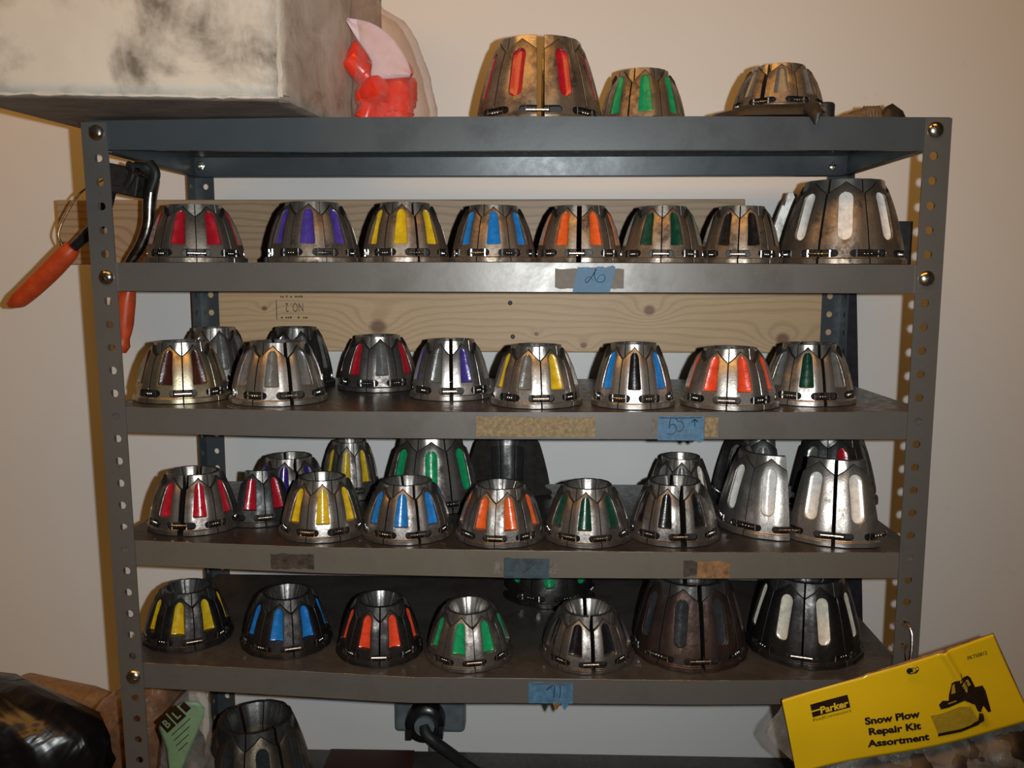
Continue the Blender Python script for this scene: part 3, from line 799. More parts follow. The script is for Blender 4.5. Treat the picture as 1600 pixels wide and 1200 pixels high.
# the tall browned die on the bottom shelf
die(6, 4.05, 6.9, 3.05, 4.75, 'l', 27.0, (30, 0.12), 'dusk', 'slate_dark', None, 'large grimy brown die set with open mouth at the bottom left, below the fifth shelf', 'crimp die sets low down')

# ------------------------------------------------------------------ boards
b = MB(); b.box(-6.45, 29.9, 9.3, 10.8, -5.33, -1.93)
# the right end is split and rough
o = b.put('weathered_board', M['oldpine'], None, (11.7, 10.05, -5.33), sm=False)
bv = o.modifiers.new('worn', 'BEVEL'); bv.width = 0.06 * S; bv.segments = 2
tag(o, 'weathered timber standing on edge behind the dies of the second shelf, sticking out left', 'board')
pine = empty('pine_board', 18, 12.8, -10.2, 'clean pine board with knots fixed to the wall behind the third shelf', 'board')
b = MB(); b.box(0.3, 35.7, 12.12, 13.5, -10.2, -5.1)
o = b.put('plank', M['pine'], pine, (18, 12.8, -10.2), sm=False)
bv = o.modifiers.new('eased', 'BEVEL'); bv.width = 0.08 * S; bv.segments = 2
for x, z in ((17.6, -7.42), (17.75, -9.32)):
    b = MB(); b.lathe([(0.13, 0.0), (0.11, 0.01), (0.05, -0.02)], (x, 12.115, z), 12, axis='y'); b.put('nail_hole', M['ink'], pine)

def text_mesh(body, size, bold=0.0, align='LEFT', shear=0.0, space=1.0):
    cu = bpy.data.curves.new('t', 'FONT'); cu.body = body; cu.size = size; cu.offset = bold
    cu.align_x = align; cu.shear = shear; cu.space_character = space; cu.resolution_u = 3
    ob = bpy.data.objects.new('t', cu); COL.objects.link(ob)
    dg = bpy.context.evaluated_depsgraph_get(); dg.update()
    me = bpy.data.meshes.new_from_object(ob.evaluated_get(dg))
    v = [(p.co.x, p.co.y) for p in me.vertices]; f = [tuple(p.vertices) for p in me.polygons]
    bpy.data.objects.remove(ob); bpy.data.meshes.remove(me)
    return v, f
def print_text(name, body, p0, p1, height, mat, parent, yf, bold=0.0, shear=0.0, fill=True, rot180=False):
    """flat lettering whose baseline runs p0 -> p1 (x, z)"""
    v, f = text_mesh(body, 1.0, bold, shear=shear)
    x0 = min(a for a, _ in v); x1 = max(a for a, _ in v); hcap = 0.72
    d = Vector((p1[0] - p0[0], p1[1] - p0[1])); L = d.length; d.normalize(); n = Vector((-d.y, d.x))
    sx = L / (x1 - x0); sy = height / hcap
    vv = []
    for a, c_ in v:
        q = Vector(p0) + d * ((a - x0) * sx) + n * (c_ * sy); vv.append((q.x, yf(q.x, q.y), q.y))
    return put(name, vv, f, mat, parent, sm=False)
STAMP = plain('lumber_stamp_ink', (0.10, 0.065, 0.04), 0.6)
print_text('stamp', 'NO. 2', (5.84, -7.45), (4.83, -7.47), 0.52, STAMP, pine, lambda x, z: 12.108)
b = MB(); b.box(4.30, 4.34, 12.10, 12.118, -8.4, -7.3); b.put('stamp_line', STAMP, pine, sm=False)
rr = random.Random(3); b = MB()
for z in (-7.10, -8.28):
    x = 4.55
    while x < 6.15:
        w = rr.uniform(0.05, 0.13)
        if rr.random() < 0.78: b.box(x, x + w, 12.104, 12.118, z - 0.05, z + 0.05 + rr.uniform(-.02, .03))
        x += w + 0.04
tag(b.put('stamp_marks', STAMP, pine, sm=False), kind='stuff')

# ------------------------------------------------------------------ stained carton on the top
box = empty('carton', 4.0, 2.0, 0.66, 'large stained white carton with greasy thumb marks on the top left', 'box')
O_ = Vector((9.43, -3.38, 0.74)); wv = Vector((-0.995, -0.10, 0)); dv = Vector((0.13, 0.99, 0)); hv = Vector((0.0, 0, 1))
def face_grid(o0, a, la, b_, lb, na, nb, amp, seed, nrm):
    v = []; f = []
    for i in range(na + 1):
        for j in range(nb + 1):
            p = o0 + a * (la * i / na) + b_ * (lb * j / nb)
            e = min(i, na - i, j, nb - j) / 3.0
            q = noise.noise(Vector((p.x * 0.35 + seed, p.y * 0.35, p.z * 0.35))) * amp + noise.noise(p * 1.8 + Vector((seed, 0, 0))) * amp * 0.35
            v.append(p + nrm * q * min(1, e))
    for i in range(na):
        for j in range(nb): a0 = i * (nb + 1) + j; f.append((a0, a0 + 1, a0 + nb + 2, a0 + nb + 1))
    return v, f
Wd, Dp, Ht = 12.0, 12.6, 11.0
for nm, o0, a, la, b_, lb, nrm, mt, amp in (
        ('front_panel', O_, wv, Wd, hv, Ht, Vector((0.1, -1, 0)), M['carton'], 0.12), ('side_panel', O_, dv, Dp, hv, Ht, Vector((1, -.1, 0)), M['carton_side'], 0.14),
        ('bottom_panel', O_ , wv, Wd, dv, Dp, Vector((0, 0, -1)), M['carton_bottom'], 0.0), ('side_panel', O_ + wv * Wd, dv, Dp, hv, Ht, Vector((-1, 0, 0)), M['carton_side'], 0.1),
        ('back_panel', O_ + dv * Dp, wv, Wd, hv, Ht, Vector((0, 1, 0)), M['carton_side'], 0.05), ('top_panel', O_ + hv * Ht, wv, Wd, dv, Dp, Vector((0, 0, 1)), M['carton'], 0.05)):
    v, f = face_grid(o0, a, la, b_, lb, 22, 22, amp, 3.0, nrm)
    o = put(nm, v, f, mt, box, (4.0, 2.0, 0.66)); so = o.modifiers.new('board', 'SOLIDIFY'); so.thickness = 0.12 * S; so.offset = 0
b = MB()   # crushed edge of the front corner
pts = [O_ + hv * (k * Ht / 40) + Vector((rnd.uniform(-.03, .03) + 0.02, rnd.uniform(-.03, .01) - 0.03, 0)) for k in range(41)]
b.tube(pts, [0.07 + rnd.uniform(-.02, .04) for _ in pts], 6); b.put('crushed_edge', M['carton'], box)
b = MB(); pts = [O_ + wv * (k * Wd / 40) + Vector((0, -0.02, -0.0 + rnd.uniform(-.02, .03))) for k in range(41)]
b.tube(pts, [0.06 + rnd.uniform(-.02, .03) for _ in pts], 6); b.put('crushed_edge', M['carton'], box)
b = MB(); b.tube([O_ + Vector((-0.1, 0.1, 0.0)), O_ + Vector((0.25, 0.2, -0.02)), O_ + Vector((0.15, 0.5, -0.02))], [0.16, 0.13, 0.05], 7); b.put('torn_corner', M['carton_bottom'], box)

# ------------------------------------------------------------------ crumpled blobs / bags
def blob(name, c, prof, mat, parent=None, seed=1, amp=0.25, freq=0.6, n=56, sq=1.0, ridge=0.0, sm_ang=80, origin=None, cap=True):
    """lathe-like closed skin: prof rows (z, cx, rx, ry); crumpled with noise"""
    v = []; rows = []
    zs2 = [p[0] for p in prof]; R = 46
    for i in range(R + 1):
        z = zs2[0] + (zs2[-1] - zs2[0]) * i / R
        cx = lerp_table([(p[0], p[1]) for p in prof], z); rx = lerp_table([(p[0], p[2]) for p in prof], z); ry = lerp_table([(p[0], p[3]) for p in prof], z)
        row = []
        for k in range(n):
            a = 2 * math.pi * k / n
            ca, sa = math.cos(a), math.sin(a)
            p = Vector((c[0] + cx + rx * math.copysign(abs(ca) ** sq, ca), c[1] + ry * math.copysign(abs(sa) ** sq, sa), c[2] + z))
            q = p * freq + Vector((seed * 3.1, seed, 0))
            d = noise.fractal(q, 1.0, 2.0, 4) * amp
            if ridge: d += (1 - abs(noise.noise(q * 1.7)) * 2) ** 3 * ridge
            fall = min(1, (i + 0.3) / 4, (R - i + 0.3) / 4)
            dr = Vector((ca, sa, 0.15))
            row.append(p + dr * d * fall)
        rows.append(row)
    v = [p for r_ in rows for p in r_]
    f = [(i * n + k, i * n + (k + 1) % n, (i + 1) * n + (k + 1) % n, (i + 1) * n + k) for i in range(R) for k in range(n)]
    if cap: f += [tuple(range(n - 1, -1, -1)), tuple(R * n + k for k in range(n))]
    return put(name, v, f, mat, parent, origin, True, sm_ang)

# clear bag of red caps on the top
bag = empty('clear_plastic_bag', 12.2, 4.6, 0.66, 'clear plastic bag holding red fittings and a pale paper, beside the carton', 'bag')
blob('bag_film', (12.55, 4.1, 0.72), [(0, 0, 1.7, 1.5), (0.35, 0, 1.92, 1.85), (1.3, 0.0, 1.88, 1.85), (2.4, -.10, 1.74, 1.8), (3.8, -.36, 1.48, 1.7), (4.7, -.62, 1.22, 1.5), (5.3, -1.15, .78, .9), (6.0, -1.3, .60, .5), (9.0, -1.0, .9, .5)],
     M['film_pink'], bag, seed=2, amp=0.10, freq=0.9, ridge=0.03, origin=(12.2, 4.6, 0.66), cap=False)
def sheet(name, P, nu, nv, mat, parent, origin=None):
    v = [P(i / nu, j / nv) for i in range(nu + 1) for j in range(nv + 1)]
    f = [(i * (nv + 1) + j, i * (nv + 1) + j + 1, (i + 1) * (nv + 1) + j + 1, (i + 1) * (nv + 1) + j) for i in range(nu) for j in range(nv)]
    return put(name, v, f, mat, parent, origin, True, 60)
PT = bez([(10.62, 0, 5.45), (11.7, 0, 5.2), (12.6, 0, 4.6), (13.25, 0, 3.7), (13.5, 0, 3.0)], 8)
PB = bez([(10.62, 0, 5.30), (11.1, 0, 4.5), (11.75, 0, 3.5), (11.8, 0, 2.8), (13.45, 0, 2.85)], 8)
def pp(u, v_):
    k = u * (len(PT) - 1); i = min(int(k), len(PT) - 2); t_ = k - i
    a_ = PT[i].lerp(PT[i + 1], t_); b_ = PB[i].lerp(PB[i + 1], t_); p = a_.lerp(b_, v_)
    return (p.x, 2.80 + 0.10 * math.sin(5 * v_ + 2 * u) + 0.5 * max(0, .5 - u) , p.z)
o = sheet('folded_paper', pp, 16, 12, M['paperpink'], None); so = o.modifiers.new('t', 'SOLIDIFY'); so.thickness = 0.02 * S
tag(o, 'pale lilac paper folded inside the clear bag above the red fittings', 'paper')
def red_cap(x, y, z, r, h, rx, ry):
    b = MB(); b.lathe([(r * .86, 0), (r, .05), (r, h * .55), (r * .97, h * .6), (r * .9, h * .9), (r * .78, h), (r * .5, h + .02), (.001, h + .02)], (0, 0, 0), 26)
    b.tube([(r * math.cos(t), r * math.sin(t), h * .3) for t in [k * math.pi / 12 for k in range(25)]], 0.05, 6)
    Mr = Matrix.Translation((x, y, z)) @ Matrix.Rotation(D(rx), 4, 'X') @ Matrix.Rotation(D(ry), 4, 'Y')
    b.v = [tuple(Mr @ Vector(p)) for p in b.v]
    return b.put('plastic_fitting', M['redcap'], None, (x, y, z))
caps = [(12.95, 3.9, 0.80, .70, 2.0, 0, 3), (11.6, 3.9, 1.95, .62, 1.3, 62, 35), (11.65, 4.3, 3.0, .55, 1.3, 30, -40), (11.05, 4.4, 3.75, .50, 1.1, 55, 25), (12.35, 4.7, 2.9, .60, 1.3, 30, 50),
        (11.45, 3.6, .80, .45, 1.2, 8, 20), (12.3, 5.2, 1.1, .7, 1.6, 10, 10), (12.2, 3.5, 0.80, .34, 1.0, 0, 12), (13.0, 5.4, 2.0, .6, 1.3, 30, 10), (12.25, 4.2, 1.9, .42, 1.1, 20, -10)]
CL = ['wide red plastic fitting standing at the right of the clear bag', 'red plastic fitting lying at the lower left of the clear bag', 'red plastic fitting tipped sideways just left of the pale paper',
      'red plastic fitting at the top left under the pale paper', 'red plastic fitting under the middle of the pale paper', 'small red fitting at the bottom left corner of the clear bag', 'red plastic fitting at the back of the clear bag',
      'smallest red fitting, low in front of the wide one', 'red plastic fitting behind the wide one on the right of the bag', 'narrow red fitting standing in the middle of the clear bag']
for q, l in zip(caps, CL): tag(red_cap(q[0] - 0.2, q[1] - 0.4, *q[2:]), l, 'fitting', 'red fittings in the clear bag')

# ------------------------------------------------------------------ leather, cap, rag on the top right
def lump(name, pts, mat, seed, th):
    """draped scrap: outline strip of (x, y, z, half-width, height)"""
    v = []; f = []; n = 10
    for i, (x, y, z, w, h) in enumerate(pts):
        for k in range(n):
            a = 2 * math.pi * k / n
            yy = y + w * math.cos(a); zz = z + max(0, math.sin(a)) * h + min(0, math.sin(a)) * 0.02
            d = noise.noise(Vector((x * 2 + seed, yy * 2, k))) * th
            v.append((x, yy, zz + (d if math.sin(a) > 0.1 else 0)))
    f = [(i * n + k, i * n + (k + 1) % n, (i + 1) * n + (k + 1) % n, (i + 1) * n + k) for i in range(len(pts) - 1) for k in range(n)]
    f += [tuple(range(n - 1, -1, -1)), tuple((len(pts) - 1) * n + k for k in range(n))]
    return put(name, v, f, mat, None, None, True, 70)
zt1 = 0.74
lea = empty('leather_scrap', 29.2, 3.0, zt1, 'crumpled greasy black leather under the short bronze die set, one tip hanging over the edge', 'leather')
def lpart(name, pts, seed, th):
    o = lump(name, pts, M['leather'], seed, th); lo = ORG[o.name]; o.parent = lea
    o.location = tuple((lo[i] - ORG[lea.name][i]) * S for i in range(3)); return o
lpart('pad', [(26.3, 2.6, zt1, .05, .04), (26.9, 2.8, zt1, 1.0, .45), (27.6, 3.0, zt1, 1.8, .66), (28.3, 3.1, zt1, 2.1, .58), (29.2, 3.1, zt1, 2.3, .60), (30.1, 3.1, zt1, 2.3, .58), (31.0, 3.0, zt1, 1.9, .62), (31.7, 3.0, zt1, 1.2, .40), (32.1, 3.0, zt1, .1, .05)], 4, 0.14)
lpart('fold', [(27.0, .9, zt1, .05, .04), (27.8, .9, zt1, .35, .42), (28.8, .85, zt1, .4, .52), (29.8, .8, zt1, .4, .48), (30.6, .7, zt1, .35, .55), (30.9, .6, zt1, .1, .2)], 9, 0.12)
b = MB(); b.tube([(30.3, .7, 1.05), (30.35, .1, .92), (30.4, -.22, .62), (30.42, -.22, .22)], [(.36, .2), (.33, .12), (.26, .07), (.05, .04)], 8); b.put('hanging_tip', M['leather'], lea)
b = MB(); b.lathe([(.42, 0), (.46, .05), (.46, 1.30), (.40, 1.38), (.31, 1.38), (.29, .2), (.001, .2)], (32.45, 5.2, .70), 24)
tag(b.put('rubber_bushing', M['blackrubber']), 'short black rubber bushing right of the short die set on the top', 'bushing')
rag = empty('rag', 33.2, 2.2, zt1, 'twisted brown rag with a dark knotted end at the right of the top shelf', 'rag')
def rp(o, par):
    lo = ORG[o.name]; pr_ = ORG[par.name]; o.parent = par; o.location = tuple((lo[i] - pr_[i]) * S for i in range(3)); return o
rp(lump('rag_body', [(31.7, 2.2, zt1, .05, .03), (32.2, 2.2, zt1, .5, .25), (32.8, 2.3, zt1, .7, .42), (33.3, 2.2, zt1, .55, .62), (33.8, 2.2, zt1, .45, .66), (34.0, 2.2, zt1, .2, .4)], M['rag'], 6, 0.16), rag)
rp(lump('dark_end', [(33.7, 2.0, zt1, .1, .1), (34.0, 2.0, zt1, .4, .6), (34.3, 2.1, zt1, .42, .68), (34.7, 2.1, zt1, .35, .5), (35.0, 2.1, zt1, .05, .1)], M['leather'], 8, 0.16), rag)
for k in range(4):
    b = MB(); x = 33.15 + k * 0.13; b.tube([(x, 1.62, .7), (x + .02, 1.75, 1.1), (x + .05, 2.2, 1.36), (x + .05, 2.7, 1.1)], 0.055, 6); b.put('twist', M['rag'], rag)

# ------------------------------------------------------------------ hand tool hanging at the left
tool = empty('hose_pliers', -1.0, 4.6, -9.6, 'big pliers with orange grips hanging at the left side of the shelving', 'pliers')
def flatbar(name, pts, w, t, mat, r=3):
    b = MB(); q = bez(pts, 6)
    b.tube(q, [(w, t)] * len(q), 12); return b
def bar(name, pts, rs, mat, par=tool):
    q = bez(pts, 6); k = len(q)
    R_ = [tuple(lerp_table([(i / (len(rs) - 1), rr_[c]) for i, rr_ in enumerate(rs)], j / (k - 1)) for c in (0, 1)) for j in range(k)]
    b = MB(); b.tube(q, R_, 14); return b.put(name, mat, par, ang=60)
bar('long_handle', [(.92, 4.5, -1.4), (.72, 4.5, -2.4), (.58, 4.5, -3.5), (.16, 4.5, -4.5), (-.42, 4.5, -5.4), (-.62, 4.5, -6.6)], [(.34, .34), (.30, .34), (.26, .34), (.24, .30), (.20, .25)], M['chrome'])
bar('grip', [(-.46, 4.5, -6.2), (-.68, 4.5, -7.4), (-.85, 4.5, -8.6), (-.98, 4.5, -9.2), (-1.05, 4.5, -9.62)], [(.30, .36), (.42, .40), (.42, .40), (.30, .34), (.40, .36), (.24, .2)], M['orangegrip'])
bar('short_handle', [(-1.15, 4.7, -1.5), (-1.45, 4.7, -2.5), (-1.75, 4.7, -3.3), (-2.4, 4.7, -3.9), (-3.4, 4.7, -4.75)], [(.3, .3), (.3, .32), (.30, .36), (.30, .32), (.2, .25)], M['blackplastic'])
bar('grip', [(-3.2, 4.7, -4.55), (-3.6, 4.7, -4.95), (-4.6, 4.7, -5.9), (-5.9, 4.7, -7.0), (-6.55, 4.7, -7.35)], [(.36, .40), (.46, .50), (.48, .52), (.46, .50), (.40, .36), (.16, .14)], M['orangegrip'])
b = MB(); q = bez([(-3.55, 4.4, -4.5), (-3.7, 4.4, -3.9), (-3.2, 4.4, -2.9), (-2.5, 4.4, -2.0), (-1.5, 4.4, -1.45), (-.6, 4.4, -1.2), (.1, 4.4, -1.35)], 8)
b.tube(q, 0.055, 8); b.put('spring_wire', M['brasswire'], tool)
b = MB(); Mr = Matrix.Translation((-.35, 4.7, -1.42)) @ Matrix.Rotation(D(12), 4, 'Y')
b.box(-.85, .75, -.55, .55, -.72, .62, M=Mr); o = b.put('jaw_block', M['bristle'], tool, sm=False)
bv = o.modifiers.new('b', 'BEVEL'); bv.width = .08 * S; bv.segments = 2
b = MB()
for k in range(60):
    x = -1.1 + rnd.random() * 1.5; b.tube([(x, 4.1 + rnd.random() * 1.1, -1.7), (x + rnd.uniform(-.06, .06), 4.1 + rnd.random() * 1.1, -1.9 + rnd.uniform(-.12, .06))], 0.03, 4)
tag(b.put('bristles', M['bristle'], tool), kind='stuff')
for nm, pts, w in (('jaw', [(.02, 4.05, -.82), (.25, 4.0, -1.0), (.12, 4.0, -1.4), (-.15, 4.05, -1.75)], .17), ('jaw', [(.30, 4.1, -.90), (.85, 4.1, -1.0), (1.28, 4.15, -1.1)], .24), ('jaw', [(.95, 4.1, -.7), (1.22, 4.1, -1.2), (.95, 4.1, -2.0)], .24)):
    bar(nm, pts, [(w, .3), (w, .34), (w * .8, .28)], M['blackrubber'])
b = MB(); b.lathe([(.2, 0), (.2, .5), (.14, .56), (.001, .56)], (.55, 4.2, -1.15), 16, axis='y'); b.put('pivot_bolt', M['chrome'], tool)

# ------------------------------------------------------------------ right side: dark box, leaning board
b = MB(); b.box(33.9, 37.6, 7.0, 10.6, -5.36, -3.2)
o = b.put('dark_box', M['charcoal'], sm=False); bv = o.modifiers.new('b', 'BEVEL'); bv.width = .05 * S; bv.segments = 2
tag(o, 'dark charcoal box behind the big white-slotted die set on the second shelf', 'box')
b = MB(); v = []
for z, x0, x1 in ((-71.2, 37.6, 41.4), (-5.6, 36.2, 37.15)):
    y = 12.4 if z < -20 else 13.1
    v += [(x0, y, z), (x1, y, z), (x1, y + .35, z), (x0, y + .35, z)]
b.add(v, [(0, 1, 2, 3), (4, 7, 6, 5), (0, 4, 5, 1), (1, 5, 6, 2), (2, 6, 7, 3), (3, 7, 4, 0)])
tag(b.put('leaning_board', M['navy'], sm=False), 'narrow navy black board leaning on the wall behind the right rear post', 'board')

# ------------------------------------------------------------------ outlet, plug, red block
out = empty('wall_outlet', 12.8, 13.5, -33.3, 'grey wall outlet box below the fifth shelf', 'outlet')
b = MB(); b.box(10.65, 14.9, 12.2, 13.5, -33.3, -29.9); o = b.put('outlet_box', M['greybox'], out, sm=False)
bv = o.modifiers.new('b', 'BEVEL'); bv.width = .28 * S; bv.segments = 4
b = MB(); b.tube([(12.85, 13.0, -33.2), (12.85, 13.1, -40)], .28, 12); b.put('conduit', M['greybox'], out)
plug = empty('power_plug', 12.6, 11.4, -33.4, 'round black power plug with thick black cable in the grey outlet', 'plug')
b = MB(); b.lathe([(1.12, -.9), (1.18, -.3), (1.15, .2), (.98, .35), (.70, .40), (.66, .2), (.001, .2)], (12.6, 11.5, -32.25), 28, axis='y'); b.put('plug_body', M['blackplastic'], plug)
b = MB(); b.lathe([(.62, .2), (.60, .42), (.36, .45), (.001, .45)], (12.6, 11.5, -32.3), 24, axis='y'); b.put('cord_grip', M['greybox'], plug)
b = MB(); b.box(11.55, 11.85, 11.0, 11.6, -33.1, -32.4); b.put('clip', M['blackplastic'], plug, sm=False)
b = MB(); b.box(13.45, 13.7, 11.0, 11.6, -33.0, -32.2); b.put('clip', M['blackplastic'], plug, sm=False)
b = MB(); q = bez([(12.6, 11.2, -32.3), (12.75, 10.9, -32.6), (13.3, 10.7, -33.0), (14.2, 10.1, -33.3), (15.7, 8.8, -33.55), (17.9, 7.0, -33.75), (21, 5, -33.9), (25, 4, -33.95)], 8)
b.tube(q, .33, 14); b.put('cable', M['blackrubber'], plug, ang=60)
b = MB(); b.box(7.0, 12.0, 8.7, 11.3, -34.28, -33.85)
o = b.put('red_board', M['redwood'], sm=False); bv = o.modifiers.new('b', 'BEVEL'); bv.width = .06 * S; bv.segments = 2
tag(o, 'dark red wooden board lying on the lowest shelf under the outlet', 'board')

# ------------------------------------------------------------------ bags at the bottom left
lin = blob('black_bin_liner', (-6.7, 0.4, -45.7), [(-25.5, 0, 5.0, 2.4), (-22, 0, 6.0, 2.8), (0, 0, 5.9, 2.7), (14, 0, 5.8, 2.6), (18.6, 0, 5.5, 2.4), (20, -1.0, 4.9, 2.1), (20.8, -2, 4.7, 1.8), (21.5, -3.2, 3.6, 1.2), (22, -4.2, .8, .4)],
           M['liner'], None, seed=5, amp=0.5, freq=0.45, ridge=0.30, n=120)
tag(lin, 'shiny black plastic bag bulging at the bottom left corner', 'bag')
kb = empty('dusty_clear_bag', -1.4, 5.6, -34.3, 'dusty clear bag with brown padding behind the lower left post', 'bag')
blob('bag_film', (-1.9, 6.2, -34.2), [(0, 0, 2.0, 2.0), (1.2, 0, 2.6, 2.5), (4.0, 0, 2.6, 2.5), (5.5, .1, 2.3, 2.2), (6.6, .6, 1.7, 1.8), (7.6, 1.0, .9, 1.0), (8.2, 1.2, .35, .4)],
     M['film_tan'], kb, seed=8, amp=0.35, freq=0.5, ridge=0.16, origin=(-1.4, 5.6, -34.3))
blob('padding', (-1.9, 6.4, -34.1), [(0, 0, 1.5, 1.6), (1.2, 0, 2.1, 2.0), (4.0, 0, 2.1, 2.0), (5.4, .2, 1.8, 1.7), (6.4, .7, 1.1, 1.2), (7.2, 1.0, .5, .5)],
     M['tanfiller'], kb, seed=11, amp=0.5, freq=0.7, ridge=0.3, origin=(-1.4, 5.6, -34.3))
tag(blob('brown_wrapping', (-6.6, 11.2, -38.1), [(-30, 0, 5, 1.1), (0, 0, 5.4, 1.2), (3.5, 0.2, 5.0, 1.2), (6.0, -.4, 4.4, 1.1), (7.4, -1.8, 3.2, .9), (8.2, -3.6, 1.6, .6), (8.6, -4.4, .3, .3)],
     M['film_tan'], None, seed=14, amp=0.5, freq=0.35, ridge=0.1), 'dusty brown plastic wrapping rising behind the black bag', 'wrapping')
gb = empty('labelled_clear_bag', 2.55, 1.6, -34.3, 'clear bag with a pale green label inside the lower left post', 'bag')
blob('bag_film', (2.35, 1.75, -34.2), [(0, 0, .8, .7), (1.0, 0, 1.25, .95), (4.5, 0, 1.25, .95), (6.6, 0.1, 1.1, .8), (8.0, .45, .8, .5), (8.9, .7, .3, .25)],
     M['film'], gb, seed=21, amp=0.12, freq=0.8, ridge=0.05, origin=(2.55, 1.6, -34.3))
blob('grey_contents', (2.3, 1.95, -34.2), [(0, 0, .6, .5), (1.0, 0, .95, .6), (4.5, 0, .95, .6), (6.4, 0.0, .75, .5), (7.4, .1, .3, .25)],
     plain('dull_green_plastic', (0.085, 0.085, 0.060), 0.35), gb, seed=24, amp=0.15, freq=0.9, ridge=0.05, origin=(2.55, 1.6, -34.3))
lab = [(1.56, -26.84), (1.81, -26.2), (2.35, -25.75), (3.01, -25.38), (3.55, -25.44), (3.85, -25.8), (3.77, -26.3), (3.21, -27.52), (2.59, -29.15), (1.97, -29.16), (1.93, -27.9)]
ly = lambda x, z: 0.62 + 0.10 * (x - 2.6) ** 2
b = MB(); n = len(lab); cx_ = sum(p[0] for p in lab) / n; cz_ = sum(p[1] for p in lab) / n
v = []; f = []
RR = 6
for r_ in range(RR + 1):
    for x, z in lab:
        xx = cx_ + (x - cx_) * r_ / RR * 0.965; zz = cz_ + (z - cz_) * r_ / RR * 0.965; v.append((xx, ly(xx, zz), zz))
f = [(r_ * n + k, r_ * n + (k + 1) % n, (r_ + 1) * n + (k + 1) % n, (r_ + 1) * n + k) for r_ in range(1, RR) for k in range(n)] + [tuple(n + k for k in range(n))]
v2 = v; o = put('label', v2, f, M['greenlabel'], gb); so = o.modifiers.new('t', 'SOLIDIFY'); so.thickness = .03 * S; so.offset = 0
def quad_print(name, poly, mat, par, yf, off):
    """flat printed shape following the sheet; subdivided so that it hugs the curve"""
    bm = bmesh.new(); vs = [bm.verts.new((x, 0, z)) for x, z in poly]; bm.faces.new(vs)
    bmesh.ops.triangulate(bm, faces=bm.faces)
    bmesh.ops.subdivide_edges(bm, edges=bm.edges, cuts=4, use_grid_fill=True); bmesh.ops.triangulate(bm, faces=bm.faces)
    v = [(q.co.x, yf(q.co.x, q.co.z) - off, q.co.z) for q in bm.verts]; bm.verts.index_update()
    f = [tuple(q.index for q in fc.verts) for fc in bm.faces]; bm.free()
    return put(name, v, f, mat, par, sm=False)
def rotq(cx, cz, w, h, a):
    c_, s_ = math.cos(D(a)), math.sin(D(a))
    return [(cx + x * c_ - z * s_, cz + x * s_ + z * c_) for x, z in ((-w, -h), (w, -h), (w, h), (-w, h))]
lb = o
for ch, cx, cz in (('B', 2.02, -26.55), ('L', 2.52, -26.08), ('', 2.95, -25.72)):
    w = .30 if ch else .16
    q = quad_print('print_block', rotq(cx, cz, w, .36 if ch else .22, 43), M['printblack'], lb, ly, 0.035)
    if ch:
        c_, s_ = math.cos(D(43)), math.sin(D(43)); p0 = (cx - .13 * c_ + .2 * s_, cz - .13 * s_ - .2 * c_); p1 = (cx + .14 * c_ + .2 * s_, cz + .14 * s_ - .2 * c_)
        print_text('letter', ch, p0, p1, .40, M['greenlabel'], lb, lambda x, z: ly(x, z) - .045, bold=0.02)
b = MB()
for k in range(4):
    o0 = (2.55 + k * 0.02, -26.85 - k * .32)
    quad_print('print_line', rotq(o0[0] + .15, o0[1] + .15, .62 - .1 * k, .018, 43), M['printblack'], lb, ly, 0.035)

# ------------------------------------------------------------------ parts bag with the yellow header card
kit = empty('parts_bag', 34.9, -1.2, -34.0, 'clear bag of parts under a glossy yellow header card hanging from the right post', 'bag')
TL, TR_, BR, BL = Vector((29.67, -23.87)), Vector((38.35, -20.80)), Vector((40.24, -24.58)), Vector((30.46, -27.30))
def card_y(x, z):
    t = (z + 22.7) / -2.5
    cxr = 36.35 + (x * 0) + 0.62 * ((-21.68 - z))          # the fold that catches the light
    r_ = x - cxr
    return -1.5 + 0.10 * math.sin((x - 29) * 0.75) - 0.17 * math.exp(-(r_ / 0.17) ** 2) * (1 if z > -24.4 else max(0, 1 - (-24.4 - z) / .5)) - 0.05 * math.sin(z * 1.2)
def card_pt(u, v_, off=0.0):
    top = TL.lerp(TR_, u); bot = BL.lerp(BR, u); p = top.lerp(bot, v_)
    p = p + Vector((0.0, -0.10 * math.sin(math.pi * u) * (1 - v_) * (1 if u < .4 else .5) + 0.10 * math.sin(2 * math.pi * u) * v_))
    return (p.x, card_y(p.x, p.y) + off, p.y)
card = sheet('header_card', lambda u, v_: card_pt(u, v_), 120, 30, M['paper_yellow'], kit)
so = card.modifiers.new('t', 'SOLIDIFY'); so.thickness = .03 * S; so.offset = 1
back = sheet('card_back', lambda u, v_: (card_pt(u, v_)[0] + .05, -1.5 + .16 + .05 * v_, card_pt(u, v_)[2] + .02), 30, 8, M['tapebrown'], kit)
so = back.modifiers.new('t', 'SOLIDIFY'); so.thickness = .02 * S
qp = lambda nm, poly, mat, off=0.03: quad_print(nm, poly, mat, card, card_y, off)
tp = lambda nm, s_, p0, p1, h, mat, off=0.034, **k: print_text(nm, s_, p0, p1, h, mat, card, lambda x, z: card_y(x, z) - off, **k)
L0, L1, L2, L3 = Vector((30.87, -24.05)), Vector((32.42, -23.56)), Vector((32.57, -24.16)), Vector((31.02, -24.66))
def logo(u, v_): p = L0.lerp(L1, u).lerp(L3.lerp(L2, u), v_); return (p.x, p.y)
qp('logo_block', [logo(0, 0), logo(1, 0), logo(1, .92), logo(0, .92)], M['printblack'])
qp('logo_bar', [logo(0, .44), logo(.26, .44), logo(.24, .54), logo(0, .54)], M['printyellow'], 0.04)
tp('logo_text', 'Parker', logo(.22, .80), logo(.98, .80), .30, M['printyellow'], 0.044, bold=0.035, shear=0.15)
